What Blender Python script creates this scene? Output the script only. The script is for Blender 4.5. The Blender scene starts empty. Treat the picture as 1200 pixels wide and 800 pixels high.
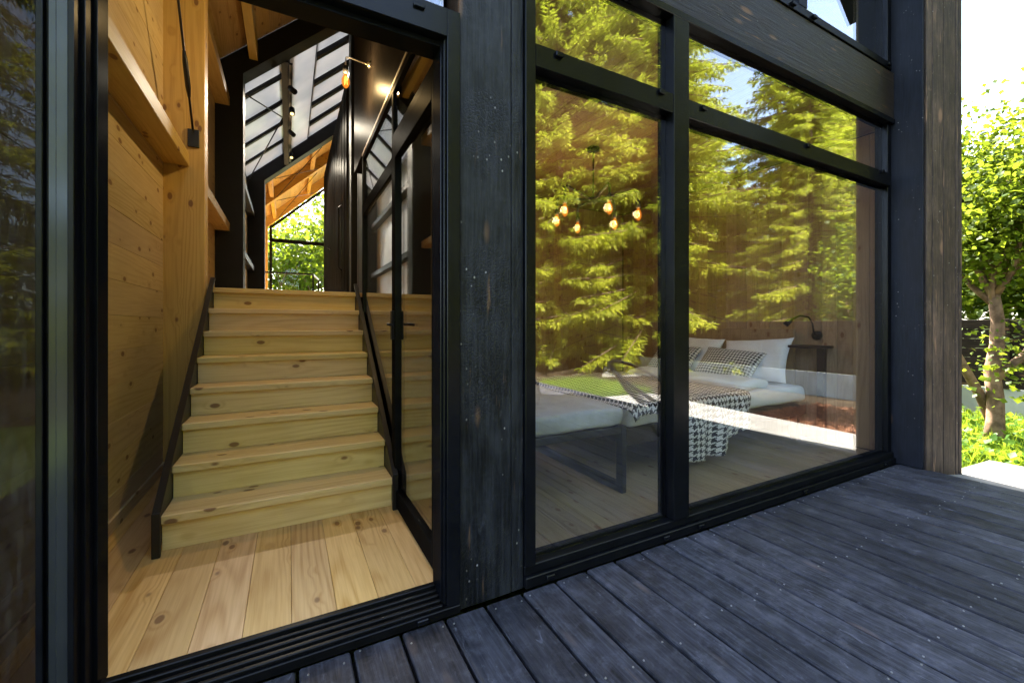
import bpy, bmesh, math, random
import numpy as np
from mathutils import Vector, Matrix

random.seed(7)
RNG = np.random.default_rng(11)
sc = bpy.context.scene
C = sc.collection

# ------------------------------------------------------------------ camera
CAM_H = 1.12                     # eye above the hall floor (z = 0)
cam_d = bpy.data.cameras.new("camera")
cam = bpy.data.objects.new("camera", cam_d); C.objects.link(cam)
cam_d.sensor_width = 36.0
cam_d.lens = 36.0 * 492.0 / 1200.0
cam_d.shift_y = -19.0 / 1200.0
cam_d.clip_start = 0.05; cam_d.clip_end = 2000
cam.location = (0, 0, CAM_H)
cam.rotation_euler = (math.radians(90), 0, math.radians(-28.0))
sc.camera = cam

# ------------------------------------------------------------------ sky, sun, exposure
SUN_VEC = Vector((0.13, 1.0, 1.28)).normalized()       # towards the sun (behind the house)
elev = math.asin(SUN_VEC.z); azim = math.atan2(SUN_VEC.x, SUN_VEC.y)
w = bpy.data.worlds.new("World"); sc.world = w; w.use_nodes = True
nt = w.node_tree; nt.nodes.clear()
o_ = nt.nodes.new("ShaderNodeOutputWorld"); b_ = nt.nodes.new("ShaderNodeBackground")
s_ = nt.nodes.new("ShaderNodeTexSky"); s_.sky_type = 'NISHITA'; s_.sun_disc = False
s_.sun_elevation = elev; s_.sun_rotation = azim; s_.altitude = 200
s_.air_density = 1.0; s_.dust_density = 3.0; s_.ozone_density = 1.0
b_.inputs['Strength'].default_value = 0.135
h_ = nt.nodes.new('ShaderNodeHueSaturation'); h_.inputs['Saturation'].default_value = 0.88      # thin high haze: a paler sky
nt.links.new(s_.outputs[0], h_.inputs['Color']); nt.links.new(h_.outputs[0], b_.inputs[0]); nt.links.new(b_.outputs[0], o_.inputs[0])
sd = bpy.data.lights.new("sun", 'SUN'); sd.energy = 5.0; sd.angle = math.radians(0.5)
sd.color = (1.0, 0.94, 0.84)
sun = bpy.data.objects.new("sun", sd); C.objects.link(sun)
sun.rotation_euler = SUN_VEC.to_track_quat('Z', 'Y').to_euler(); sun.location = (0, 30, 40)
vs = sc.view_settings
vs.view_transform = 'Standard'; vs.look = 'None'; vs.gamma = 1.0; vs.use_curve_mapping = False
vs.exposure = 3.4
cy = sc.cycles
cy.use_denoising = True
cy.max_bounces = 10; cy.diffuse_bounces = 5; cy.glossy_bounces = 6
cy.transmission_bounces = 6; cy.transparent_max_bounces = 24
cy.sample_clamp_indirect = 6.0; cy.caustics_reflective = False; cy.caustics_refractive = False
cy.blur_glossy = 0.5

# ------------------------------------------------------------------ node helper
class NT:
    def __init__(self, name):
        self.m = bpy.data.materials.new(name); self.m.use_nodes = True
        self.t = self.m.node_tree; self.t.nodes.clear()
        self.out = self.t.nodes.new("ShaderNodeOutputMaterial")
    def n(self, typ, **kw):
        nd = self.t.nodes.new(typ)
        for k, v in kw.items(): setattr(nd, k, v)
        return nd
    def put(self, sock, v):
        if v is None: return
        if isinstance(v, bpy.types.NodeSocket): self.t.links.new(v, sock)
        elif isinstance(v, (tuple, list)) and len(v) == 3 and sock.type == 'RGBA': sock.default_value = (*v, 1)
        else: sock.default_value = v
    def math(self, op, a, b=None, c=None, clamp=False):
        nd = self.n("ShaderNodeMath", operation=op); nd.use_clamp = clamp
        self.put(nd.inputs[0], a); self.put(nd.inputs[1], b)
        if c is not None: self.put(nd.inputs[2], c)
        return nd.outputs[0]
    def vmath(self, op, a, b=None):
        nd = self.n("ShaderNodeVectorMath", operation=op)
        self.put(nd.inputs[0], a)
        if b is not None: self.put(nd.inputs[1], b)
        return nd.outputs[1] if op in ('DOT_PRODUCT', 'LENGTH') else nd.outputs[0]
    def mix(self, f, a, b, mode='MIX'):
        nd = self.n("ShaderNodeMix", data_type='RGBA', blend_type=mode)
        self.put(nd.inputs[0], f); self.put(nd.inputs[6], a); self.put(nd.inputs[7], b)
        return nd.outputs[2]
    def ramp(self, v, lo, hi, a=0.0, b=1.0, smooth=True):
        nd = self.n("ShaderNodeMapRange"); nd.interpolation_type = 'SMOOTHSTEP' if smooth else 'LINEAR'
        self.put(nd.inputs[0], v)
        for i, x in enumerate((lo, hi, a, b)): nd.inputs[i + 1].default_value = x
        return nd.outputs[0]
    def noise(self, vec, scale=1.0, detail=2.0, rough=0.5, dist=0.0):
        nd = self.n("ShaderNodeTexNoise"); self.put(nd.inputs['Vector'], vec)
        nd.inputs['Scale'].default_value = scale; nd.inputs['Detail'].default_value = detail
        nd.inputs['Roughness'].default_value = rough; nd.inputs['Distortion'].default_value = dist
        return nd.outputs['Fac']
    def voro(self, vec, scale=1.0, feature='F1'):
        nd = self.n("ShaderNodeTexVoronoi", feature=feature); self.put(nd.inputs['Vector'], vec)
        nd.inputs['Scale'].default_value = scale
        return nd
    def objco(self, spread=31.0):
        tc = self.n("ShaderNodeTexCoord"); oi = self.n("ShaderNodeObjectInfo")
        r = self.vmath('SCALE', (1.0, 0.37, 0.71)); r.node.inputs['Scale'].default_value = spread
        sc_ = r.node
        self.put(sc_.inputs['Scale'], self.math('MULTIPLY', oi.outputs['Random'], spread))
        return self.vmath('ADD', tc.outputs['Object'], r), oi.outputs['Random']
    def bump(self, h, strength=0.3, dist=0.01, normal=None):
        nd = self.n("ShaderNodeBump"); nd.inputs['Strength'].default_value = strength
        nd.inputs['Distance'].default_value = dist; self.put(nd.inputs['Height'], h)
        if normal is not None: self.put(nd.inputs['Normal'], normal)
        return nd.outputs[0]
    def bsdf(self, col, rough=0.5, spec=0.5, metal=0.0, normal=None, **kw):
        nd = self.n("ShaderNodeBsdfPrincipled")
        self.put(nd.inputs['Base Color'], col); self.put(nd.inputs['Roughness'], rough)
        self.put(nd.inputs['Specular IOR Level'], spec); self.put(nd.inputs['Metallic'], metal)
        if normal is not None: self.put(nd.inputs['Normal'], normal)
        for k, v in kw.items(): self.put(nd.inputs[k.replace('_', ' ')], v)
        return nd.outputs[0]
    def surf(self, s):
        self.t.links.new(s, self.out.inputs['Surface']); return self.m

AX = {'x': 0, 'y': 1, 'z': 2}
def axvec(axis, along, across):
    v = [across] * 3; v[AX[axis]] = along; return tuple(v)

def pine(name, axis, light=(0.68, 0.49, 0.23), dark=(0.46, 0.28, 0.10), knot=(0.20, 0.085, 0.03),
         rough=0.42, ring=20.0, tint=0.16, knots=1.0):
    N = NT(name); P, rnd = N.objco()
    W = N.vmath('MULTIPLY', P, axvec(axis, 0.36, 4.6))
    n1 = N.noise(W, 1.2, 1.0, 0.45)
    K = N.vmath('MULTIPLY', P, axvec(axis, 4.6, 8.6))
    kv = N.voro(K, 1.0)
    d = kv.outputs['Distance']
    km = N.ramp(d, 0.10, 0.155, 1.0, 0.0)
    halo = N.ramp(d, 0.1, 0.36, 1.0, 0.0)
    sep = N.n("ShaderNodeSeparateXYZ"); N.put(sep.inputs[0], P)
    oth = [i for i in range(3) if i != AX[axis]]
    acr = N.math('ADD', sep.outputs[oth[0]], N.math('MULTIPLY', sep.outputs[oth[1]], 0.8))
    ph = N.math('ADD', N.math('MULTIPLY', acr, ring * 6.283), N.math('MULTIPLY', n1, 78.0))
    ph = N.math('ADD', ph, N.math('MULTIPLY', halo, 5.0))
    band = N.math('SINE', ph)
    band = N.math('POWER', N.ramp(band, -1.0, 1.0, smooth=False), 2.2)
    F = N.vmath('MULTIPLY', P, axvec(axis, 3.0, 120.0))
    fine = N.noise(F, 1.0, 3.0, 0.6)
    blot = N.noise(N.vmath('MULTIPLY', P, axvec(axis, 0.8, 2.5)), 1.6, 3.0, 0.6)
    gate = N.ramp(N.noise(N.vmath('MULTIPLY', P, axvec(axis, 0.7, 5.0)), 1.1, 2.0, 0.5), 0.3, 0.7, 0.10, 0.60)
    f = N.math('ADD', N.math('MULTIPLY', band, gate), N.math('MULTIPLY', N.ramp(fine, 0.35, 0.7), 0.32))
    f = N.math('ADD', f, N.math('MULTIPLY', N.ramp(blot, 0.4, 0.75), 0.25), clamp=True)
    col = N.mix(f, light, dark)
    col = N.mix(N.math('MULTIPLY', halo, 0.28), col, dark)
    col = N.mix(N.math('MULTIPLY', km, 0.85 * knots), col, knot)
    br = N.ramp(rnd, 0.0, 1.0, 1.0 - tint, 1.0 + tint * 0.5, smooth=False)
    hue = N.n("ShaderNodeHueSaturation"); N.put(hue.inputs['Color'], col); N.put(hue.inputs['Value'], br)
    r2 = N.math('FRACT', N.math('MULTIPLY', rnd, 17.3))
    N.put(hue.inputs['Hue'], N.ramp(r2, 0, 1, 0.492, 0.506, smooth=False))
    N.put(hue.inputs['Saturation'], N.ramp(r2, 0, 1, 0.9, 1.08, smooth=False))
    nm = N.bump(N.math('ADD', fine, N.math('MULTIPLY', band, 0.4)), 0.12, 0.002)
    rg = N.math('ADD', rough, N.math('MULTIPLY', fine, 0.16))
    return N.surf(N.bsdf(hue.outputs[0], rg, 0.4, normal=nm))

def charred(name, axis, base=(0.003, 0.0034, 0.0045), hi=(0.030, 0.033, 0.042), brown=(0.16, 0.09, 0.05), wear=0.5,
            rough=0.5, bumpy=0.5, spec=0.5, scuff=0.4, tint=0.3, specks=0.6, crackle=0.0, mott=0.0):
    N = NT(name); P, rnd = N.objco()
    W = N.vmath('MULTIPLY', P, axvec(axis, 0.5, 6.0))
    n1 = N.noise(W, 1.3, 3.0, 0.6)
    sep = N.n("ShaderNodeSeparateXYZ"); N.put(sep.inputs[0], P)
    oth = [i for i in range(3) if i != AX[axis]]
    acr = N.math('ADD', sep.outputs[oth[0]], N.math('MULTIPLY', sep.outputs[oth[1]], 0.8))
    kv = N.voro(N.vmath('MULTIPLY', P, axvec(axis, 1.9, 6.5)), 1.0)
    d = kv.outputs['Distance']; halo = N.ramp(d, 0.08, 0.5, 1.0, 0.0); km = N.ramp(d, 0.06, 0.15, 1.0, 0.0)
    ph = N.math('ADD', N.math('MULTIPLY', acr, 30 * 6.283), N.math('MULTIPLY', n1, 24.0))
    ph = N.math('ADD', ph, N.math('MULTIPLY', halo, 8.0))
    band = N.ramp(N.math('SINE', ph), -0.5, 1.0)
    F = N.vmath('MULTIPLY', P, axvec(axis, 4.0, 90.0))
    fine = N.noise(F, 1.0, 4.0, 0.65)
    blot = N.noise(N.vmath('MULTIPLY', P, axvec(axis, 2.0, 5.0)), 2.0, 5.0, 0.65)
    f = N.math('ADD', N.math('MULTIPLY', N.ramp(fine, 0.35, 0.75), 0.45), N.math('MULTIPLY', N.ramp(blot, 0.35, 0.75), 0.55))
    col = N.mix(f, base, hi)
    sm = N.ramp(N.noise(N.vmath('MULTIPLY', P, axvec(axis, 3.0, 9.0)), 3.0, 6.0, 0.7, 1.2), 0.58, 0.78)
    col = N.mix(N.math('MULTIPLY', sm, scuff), col, tuple(min(1, c * 3.2) for c in hi))
    if mott:
        m1 = N.ramp(N.noise(P, 16.0, 8.0, 0.72, 0.3), 0.45, 0.75)
        col = N.mix(N.math('MULTIPLY', m1, mott), col, tuple(min(1, c * 1.9) for c in hi))
        m2 = N.ramp(N.noise(P, 6.0, 5.0, 0.6, 0.4), 0.55, 0.75)
        col = N.mix(N.math('MULTIPLY', m2, mott), col, tuple(c * 1.1 for c in base))
    wv = N.ramp(N.noise(N.vmath('MULTIPLY', P, axvec(axis, 2.2, 26.0)), 1.3, 3.0, 0.6), 0.70 - 0.1 * wear, 0.78)
    col = N.mix(N.math('MULTIPLY', wv, wear), col, brown)
    col = N.mix(N.math('MULTIPLY', km, 0.6), col, brown)
    sp = N.voro(N.vmath('MULTIPLY', P, axvec(axis, 22.0, 30.0)), 1.0)
    spm = N.ramp(sp.outputs['Distance'], 0.07, 0.15, 1.0, 0.0)
    gate = N.ramp(N.noise(P, 5.0, 3.0, 0.6), 0.5, 0.66)
    col = N.mix(N.math('MULTIPLY', N.math('MULTIPLY', spm, gate), specks), col, (0.34, 0.33, 0.32))
    br = N.ramp(rnd, 0, 1, 1 - tint, 1 + tint, smooth=False)
    hue = N.n("ShaderNodeHueSaturation"); N.put(hue.inputs['Color'], col); N.put(hue.inputs['Value'], br)
    cv = N.voro(N.vmath('MULTIPLY', P, axvec(axis, 55.0, 70.0)), 1.0, 'DISTANCE_TO_EDGE')
    crk = N.math('MULTIPLY', N.ramp(cv.outputs['Distance'], 0.0, 0.16), N.ramp(N.noise(P, 2.6, 2, 0.5), 0.48, 0.62))
    h = N.math('ADD', N.math('MULTIPLY', fine, 0.8), N.math('ADD', N.math('MULTIPLY', band, 0.13), N.math('ADD', N.math('MULTIPLY', blot, 0.8), N.math('MULTIPLY', crk, crackle))))
    nm = N.bump(h, bumpy, 0.004)
    rg = N.math('ADD', rough - 0.1, N.math('MULTIPLY', N.math('ADD', blot, sm), 0.25))
    return N.surf(N.bsdf(hue.outputs[0], rg, spec, normal=nm))

def plain(name, col, rough=0.5, spec=0.5, metal=0.0, var=0.15, nscale=6.0, bump=0.0, bscale=60.0):
    N = NT(name); P, rnd = N.objco()
    n = N.noise(P, nscale, 4.0, 0.6)
    c = N.mix(N.ramp(n, 0.3, 0.7), tuple(x * (1 - var) for x in col), tuple(min(1, x * (1 + var)) for x in col))
    nm = N.bump(N.noise(P, bscale, 4.0, 0.6), bump, 0.003) if bump else None
    rg = N.math('ADD', rough - 0.06, N.math('MULTIPLY', N.noise(P, nscale * 2.3, 4.0, 0.6), 0.12))
    return N.surf(N.bsdf(c, rg, spec, metal, normal=nm))

def glass_mat(name, R0=0.13, tint=(0.93, 0.94, 0.92), wav=0.0, dirt=0.0):
    N = NT(name)
    geo = N.n("ShaderNodeNewGeometry")
    cosv = N.math('ABSOLUTE', N.vmath('DOT_PRODUCT', geo.outputs['Incoming'], geo.outputs['True Normal']))
    p5 = N.math('POWER', N.math('SUBTRACT', 1.0, cosv), 5.0)
    R = N.math('ADD', R0, N.math('MULTIPLY', p5, 1.0 - R0), clamp=True)
    tr = N.n("ShaderNodeBsdfTransparent"); N.put(tr.inputs[0], tint)
    gl = N.n("ShaderNodeBsdfGlossy"); gl.inputs['Roughness'].default_value = 0.0; N.put(gl.inputs['Color'], (0.97, 0.98, 1.0))
    if wav:
        P, rnd = N.objco()
        N.put(gl.inputs['Normal'], N.bump(N.noise(P, 1.1, 1.0, 0.4), wav, 0.02))
    mx = N.n("ShaderNodeMixShader"); N.put(mx.inputs[0], R)
    N.t.links.new(tr.outputs[0], mx.inputs[1]); N.t.links.new(gl.outputs[0], mx.inputs[2])
    s = mx.outputs[0]
    if dirt:
        P, rnd = N.objco()
        d = N.ramp(N.noise(N.vmath('MULTIPLY', P, (9, 9, 1.2)), 6, 5, 0.7), 0.4, 0.8, 0.0, dirt)
        df = N.n("ShaderNodeBsdfDiffuse"); N.put(df.inputs[0], (0.35, 0.36, 0.36))
        m2 = N.n("ShaderNodeMixShader"); N.put(m2.inputs[0], d)
        N.t.links.new(s, m2.inputs[1]); N.t.links.new(df.outputs[0], m2.inputs[2]); s = m2.outputs[0]
    return N.surf(s)

def leaf_mat(name, c1, c2, transl=0.45, sat=1.0):
    N = NT(name)
    geo = N.n("ShaderNodeNewGeometry"); oi = N.n("ShaderNodeObjectInfo")
    tc = N.n("ShaderNodeTexCoord")
    r = N.math('FRACT', N.math('ADD', geo.outputs['Random Per Island'], oi.outputs['Random']))
    n = N.noise(tc.outputs['Object'], 0.9, 3.0, 0.6)
    f = N.math('ADD', N.math('MULTIPLY', r, 0.6), N.math('MULTIPLY', N.ramp(n, 0.3, 0.7), 0.4))
    col = N.mix(N.math('POWER', f, 1.3), c1, c2)
    df = N.bsdf(col, 0.5, 0.15)
    tl = N.n("ShaderNodeBsdfTranslucent"); N.put(tl.inputs[0], N.mix(0.35, col, (0.62, 0.78, 0.05)))
    mx = N.n("ShaderNodeMixShader"); mx.inputs[0].default_value = transl
    N.t.links.new(df, mx.inputs[1]); N.t.links.new(tl.outputs[0], mx.inputs[2])
    return N.surf(mx.outputs[0])

def emis(name, col, strength, transp=0.0):
    N = NT(name); e = N.n("ShaderNodeEmission"); N.put(e.inputs[0], col); e.inputs[1].default_value = strength
    if not transp: return N.surf(e.outputs[0])
    t = N.n("ShaderNodeBsdfTransparent"); N.put(t.inputs[0], (1.0, 0.75, 0.4))
    mx = N.n("ShaderNodeMixShader"); mx.inputs[0].default_value = transp
    N.t.links.new(e.outputs[0], mx.inputs[1]); N.t.links.new(t.outputs[0], mx.inputs[2])
    return N.surf(mx.outputs[0])

def houndstooth(name, thread):
    """2/2 twill weave of four dark and four light threads, in UV metres"""
    N = NT(name); uv = N.n("ShaderNodeUVMap")
    sep = N.n("ShaderNodeSeparateXYZ"); N.put(sep.inputs[0], uv.outputs[0])
    i = N.math('FLOOR', N.math('DIVIDE', sep.outputs[0], thread)); j = N.math('FLOOR', N.math('DIVIDE', sep.outputs[1], thread))
    tw = N.math('LESS_THAN', N.math('FLOORED_MODULO', N.math('ADD', i, j), 4.0), 2.0)
    wi = N.math('LESS_THAN', N.math('FLOORED_MODULO', i, 8.0), 4.0)
    wj = N.math('LESS_THAN', N.math('FLOORED_MODULO', j, 8.0), 4.0)
    v = N.math('ADD', N.math('MULTIPLY', tw, wi), N.math('MULTIPLY', N.math('SUBTRACT', 1.0, tw), wj))
    col = N.mix(v, (0.015, 0.015, 0.018), (0.74, 0.74, 0.72))
    P, r = N.objco()
    return N.surf(N.bsdf(col, 0.9, 0.1, normal=N.bump(N.noise(P, 300, 3, 0.6), 0.3, 0.002)))

# ------------------------------------------------------------------ materials
M = {}
for a in 'xyz':
    M['pine_' + a] = pine('pine ' + a, a)
M['floor_pine'] = pine('floor pine', 'y', (0.74, 0.48, 0.205), (0.50, 0.26, 0.075), tint=0.14, rough=0.38)
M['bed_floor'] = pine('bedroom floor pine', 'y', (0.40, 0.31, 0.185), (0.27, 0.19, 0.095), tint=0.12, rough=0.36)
M['stair_x'] = pine('stair pine', 'x', (0.84, 0.65, 0.30), (0.60, 0.40, 0.14), tint=0.06, rough=0.45)
M['glulam_y'] = pine('glulam along', 'y', (0.70, 0.50, 0.17), (0.52, 0.33, 0.09), tint=0.08)
M['glulam_z'] = pine('glulam post', 'z', (0.72, 0.49, 0.13), (0.54, 0.32, 0.07), tint=0.08, knots=1.0)
M['glulam_x'] = pine('glulam rafter', 'x', (0.70, 0.49, 0.16), (0.52, 0.32, 0.085), tint=0.08)
M['wall_pine'] = pine('wall pine', 'y', (0.72, 0.57, 0.32), (0.54, 0.38, 0.18), tint=0.12)
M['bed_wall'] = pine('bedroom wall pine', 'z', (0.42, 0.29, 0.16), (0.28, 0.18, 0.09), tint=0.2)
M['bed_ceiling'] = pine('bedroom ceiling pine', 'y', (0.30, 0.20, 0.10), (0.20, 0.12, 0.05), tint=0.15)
M['char_z'] = charred('charred post', 'z', wear=0.75, bumpy=0.8, rough=0.42, scuff=0.30, specks=0.7, crackle=0.35, spec=0.24, mott=0.2)
M['char_x'] = charred('charred beam', 'x', (0.006, 0.0045, 0.004), (0.028, 0.020, 0.016), (0.20, 0.10, 0.045), wear=0.9, scuff=0.12, spec=0.2, rough=0.5, bumpy=0.6, specks=0.2)
M['fin_dark'] = charred('stained board', 'z', (0.004, 0.005, 0.010), (0.015, 0.018, 0.030), wear=0.1, bumpy=0.3, rough=0.5, scuff=0.15, spec=0.25)
M['fin_plank'] = charred('weathered cladding', 'z', (0.026, 0.018, 0.015), (0.115, 0.078, 0.060), (0.26, 0.15, 0.095), wear=0.9, spec=0.3, bumpy=0.6, rough=0.6)
M['deck'] = charred('deck stain', 'y', (0.011, 0.0115, 0.015), (0.082, 0.084, 0.104), (0.11, 0.085, 0.08), wear=0.6, bumpy=0.6,
                    rough=0.55, scuff=0.6, tint=0.30, mott=0.34, spec=0.2, specks=0.10)
M['fence'] = charred('fence board', 'y', (0.012, 0.008, 0.006), (0.040, 0.027, 0.020), wear=0.4, spec=0.15, bumpy=0.6, rough=0.7)
def dull(name, col, gl=0.03, rough=0.3):
    N = NT(name); P, r = N.objco()
    c = N.mix(N.ramp(N.noise(P, 14, 4, 0.6), 0.3, 0.7), tuple(x * 0.75 for x in col), tuple(x * 1.3 for x in col))
    d = N.n('ShaderNodeBsdfDiffuse'); N.put(d.inputs[0], c)
    g = N.n('ShaderNodeBsdfGlossy'); g.inputs['Roughness'].default_value = rough
    mx = N.n('ShaderNodeMixShader'); mx.inputs[0].default_value = gl
    N.t.links.new(d.outputs[0], mx.inputs[1]); N.t.links.new(g.outputs[0], mx.inputs[2])
    return N.surf(mx.outputs[0])
M['frame'] = dull('black aluminium', (0.0045, 0.0050, 0.0068), 0.026, 0.22)
M['frame_sill'] = dull('black sill', (0.0045, 0.005, 0.0065), 0.020, 0.28)
M['frame_in'] = dull('black inner frame', (0.004, 0.004, 0.0045), 0.018, 0.35)
M['frame_gloss'] = plain('polished seal strip', (0.05, 0.055, 0.06), 0.16, 0.6, metal=0.5, var=0.05)
M['steel'] = plain('black steel', (0.006, 0.006, 0.007), 0.42, 0.5, var=0.15)
M['black'] = plain('black paint', (0.006, 0.006, 0.007), 0.55, 0.25, var=0.2)
M['dark_gloss'] = dull('dark lacquer panel', (0.009, 0.007, 0.006), 0.035, 0.32)
M['under'] = plain('shaded joist', (0.006, 0.006, 0.006), 0.9, 0.1)
M['zinc'] = plain('zinc nail', (0.26, 0.26, 0.27), 0.45, 0.5, metal=0.8)
M['white_panel'] = plain('white panel', (0.72, 0.73, 0.75), 0.5, 0.3, var=0.03)
M['cotton'] = plain('white cotton', (0.76, 0.79, 0.84), 0.85, 0.1, var=0.03, bump=0.25, bscale=9.0)
M['bench_fabric'] = plain('grey fabric', (0.55, 0.58, 0.62), 0.9, 0.1, var=0.12, bump=0.4, bscale=14)
M['dark_wood'] = plain('dark bed wood', (0.030, 0.020, 0.016), 0.45, 0.4, var=0.3)
M['brass'] = plain('brushed steel fitting', (0.55, 0.50, 0.42), 0.3, 0.5, metal=1.0)
M['gold_strip'] = plain('brown timber strip', (0.20, 0.12, 0.035), 0.5, 0.3, var=0.2)
M['concrete'] = plain('path concrete', (0.21, 0.20, 0.18), 0.85, 0.2, var=0.14, nscale=3.5, bump=0.4, bscale=40)
M['plinth'] = plain('concrete plinth', (0.36, 0.37, 0.36), 0.85, 0.2, var=0.2, nscale=2.5, bump=0.4, bscale=30)
M['soil_and_shade'] = plain('soil_and_shade', (0.028, 0.020, 0.012), 0.95, 0.1, var=0.5, nscale=3.0, bump=0.8, bscale=12)  # earth of the planting bed; in the mulch bed it also paints shade
M['mulch'] = plain('bark chips', (0.24, 0.11, 0.06), 0.9, 0.1, var=0.5, nscale=25)
M['bark'] = plain('tree bark', (0.20, 0.13, 0.085), 0.9, 0.1, var=0.45, nscale=9, bump=0.9, bscale=28)
M['spruce_bark'] = plain('spruce bark', (0.10, 0.065, 0.045), 0.9, 0.1, var=0.4, nscale=9, bump=0.9, bscale=20)
M['glass'] = glass_mat('window glass', 0.155, (0.985, 0.99, 0.985), wav=0.012)
M['glass_dirty'] = glass_mat('side glass', 0.015, (0.34, 0.35, 0.37), dirt=0.07)
M['glass_door'] = glass_mat('door glass', 0.10)
M['glass_clear'] = glass_mat('clear glass', 0.03)
M['leaf_maple'] = leaf_mat('maple leaf', (0.022, 0.055, 0.004), (0.095, 0.125, 0.006), 0.42)
M['leaf_spruce'] = leaf_mat('spruce needle', (0.085, 0.115, 0.010), (0.48, 0.47, 0.035), 0.5)
M['grass'] = leaf_mat('grass blade', (0.05, 0.11, 0.006), (0.18, 0.27, 0.015), 0.45)
M['weed'] = leaf_mat('weed leaf', (0.022, 0.07, 0.008), (0.065, 0.13, 0.012), 0.4)
M['hound'] = houndstooth('houndstooth throw', 0.0058)
M['hound_s'] = houndstooth('houndstooth cushion', 0.0042)
M['bulb'] = emis('amber bulb', (1.0, 0.30, 0.03), 0.13, 0.5)
M['filament'] = emis('glowing filament', (1.0, 0.62, 0.18), 1.1)
M['spot_glow'] = emis('spot lens', (1.0, 0.72, 0.25), 0.35)
def translucent_panel():
    N = NT('polycarbonate'); P, r = N.objco()
    n = N.ramp(N.noise(P, 1.2, 3, 0.6), 0.3, 0.7)
    c = N.mix(n, (0.50, 0.52, 0.54), (0.62, 0.62, 0.62))
    t = N.n("ShaderNodeBsdfTranslucent"); N.put(t.inputs[0], c)
    d = N.bsdf(c, 0.25, 0.5)
    mx = N.n("ShaderNodeMixShader"); mx.inputs[0].default_value = 0.70
    N.t.links.new(t.outputs[0], mx.inputs[1]); N.t.links.new(d, mx.inputs[2])
    return N.surf(mx.outputs[0])
M['poly'] = translucent_panel()

# ------------------------------------------------------------------ object helpers
def tag(o, label=None, cat=None, group=None, kind=None):
    if label: o['label'] = label
    if cat: o['category'] = cat
    if group: o['group'] = group
    if kind: o['kind'] = kind
    return o
def empty(name, loc=(0, 0, 0), label=None, cat=None, group=None):
    o = bpy.data.objects.new(name, None); C.objects.link(o); o.location = loc; o.empty_display_size = 0.2
    return tag(o, label, cat, group)
def setp(o, parent):
    if parent is not None:
        o.parent = parent
        o.matrix_parent_inverse = Matrix.Translation(-world_loc(parent))
def world_loc(o):
    if o.parent is None: return Vector(o.location)
    return world_loc(o.parent) + Vector(o.location) + o.matrix_parent_inverse.translation
def link(name, me, mat, parent=None, loc=None):
    o = bpy.data.objects.new(name, me); C.objects.link(o)
    if mat is not None and not me.materials: me.materials.append(M[mat] if isinstance(mat, str) else mat)
    if loc is not None: o.location = loc
    setp(o, parent)
    return o
def bm_obj(name, bm, mat, parent=None, loc=None, smooth=False):
    me = bpy.data.meshes.new(name); bm.to_mesh(me); bm.free()
    if smooth:
        me.polygons.foreach_set('use_smooth', [True] * len(me.polygons))
    return link(name, me, mat, parent, loc)
def bm_box(bm, c, s, rot=None):
    r = bmesh.ops.create_cube(bm, size=1.0)
    mt = Matrix.Translation(Vector(c)) @ (rot if rot is not None else Matrix.Identity(4)) @ Matrix.Diagonal((*s, 1))
    bmesh.ops.transform(bm, matrix=mt, verts=r['verts'])
    return r['verts']
def box(name, x, y, z, mat, parent=None, bev=0.003, origin=None):
    """x, y, z are (low, high) in world metres; the object's origin is the box centre"""
    c = Vector(((x[0] + x[1]) / 2, (y[0] + y[1]) / 2, (z[0] + z[1]) / 2))
    s = (abs(x[1] - x[0]), abs(y[1] - y[0]), abs(z[1] - z[0]))
    bm = bmesh.new(); bm_box(bm, (0, 0, 0), s)
    if bev: bmesh.ops.bevel(bm, geom=bm.edges[:], offset=min(bev, min(s) * 0.3), segments=1, affect='EDGES')
    return bm_obj(name, bm, mat, parent, c)
def boxes(name, lst, mat, parent=None, bev=0.003):
    """several boxes of one part joined"""
    c = Vector([(lst[0][i][0] + lst[0][i][1]) / 2 for i in range(3)])
    bm = bmesh.new()
    for (x, y, z) in lst:
        cc = Vector(((x[0] + x[1]) / 2, (y[0] + y[1]) / 2, (z[0] + z[1]) / 2)) - c
        bm_box(bm, cc, (abs(x[1] - x[0]), abs(y[1] - y[0]), abs(z[1] - z[0])))
    if bev: bmesh.ops.bevel(bm, geom=bm.edges[:], offset=bev, segments=1, affect='EDGES')
    return bm_obj(name, bm, mat, parent, c)
def tube_bm(bm, pts, radii, seg=8, cap=True):
    pts = [Vector(p) for p in pts]; n = len(pts)
    if not hasattr(radii, '__len__'): radii = [radii] * n
    rings = []; ref = None
    for i, p in enumerate(pts):
        t = (pts[min(i + 1, n - 1)] - pts[max(i - 1, 0)]).normalized()
        if ref is None: ref = t.orthogonal().normalized()
        ref = (ref - t * ref.dot(t))
        ref = ref.normalized() if ref.length > 1e-6 else t.orthogonal().normalized()
        b = t.cross(ref)
        rings.append([bm.verts.new(p + (ref * math.cos(a) + b * math.sin(a)) * radii[i])
                      for a in (2 * math.pi * k / seg for k in range(seg))])
    for i in range(n - 1):
        for k in range(seg):
            bm.faces.new((rings[i][k], rings[i][(k + 1) % seg], rings[i + 1][(k + 1) % seg], rings[i + 1][k]))
    if cap:
        bm.faces.new(rings[0][::-1]); bm.faces.new(rings[-1])
def tube(name, pts, r, mat, parent=None, seg=8, smooth=True):
    p0 = Vector(pts[0]); bm = bmesh.new()
    tube_bm(bm, [Vector(p) - p0 for p in pts], r, seg)
    return bm_obj(name, bm, mat, parent, p0, smooth)
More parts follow.
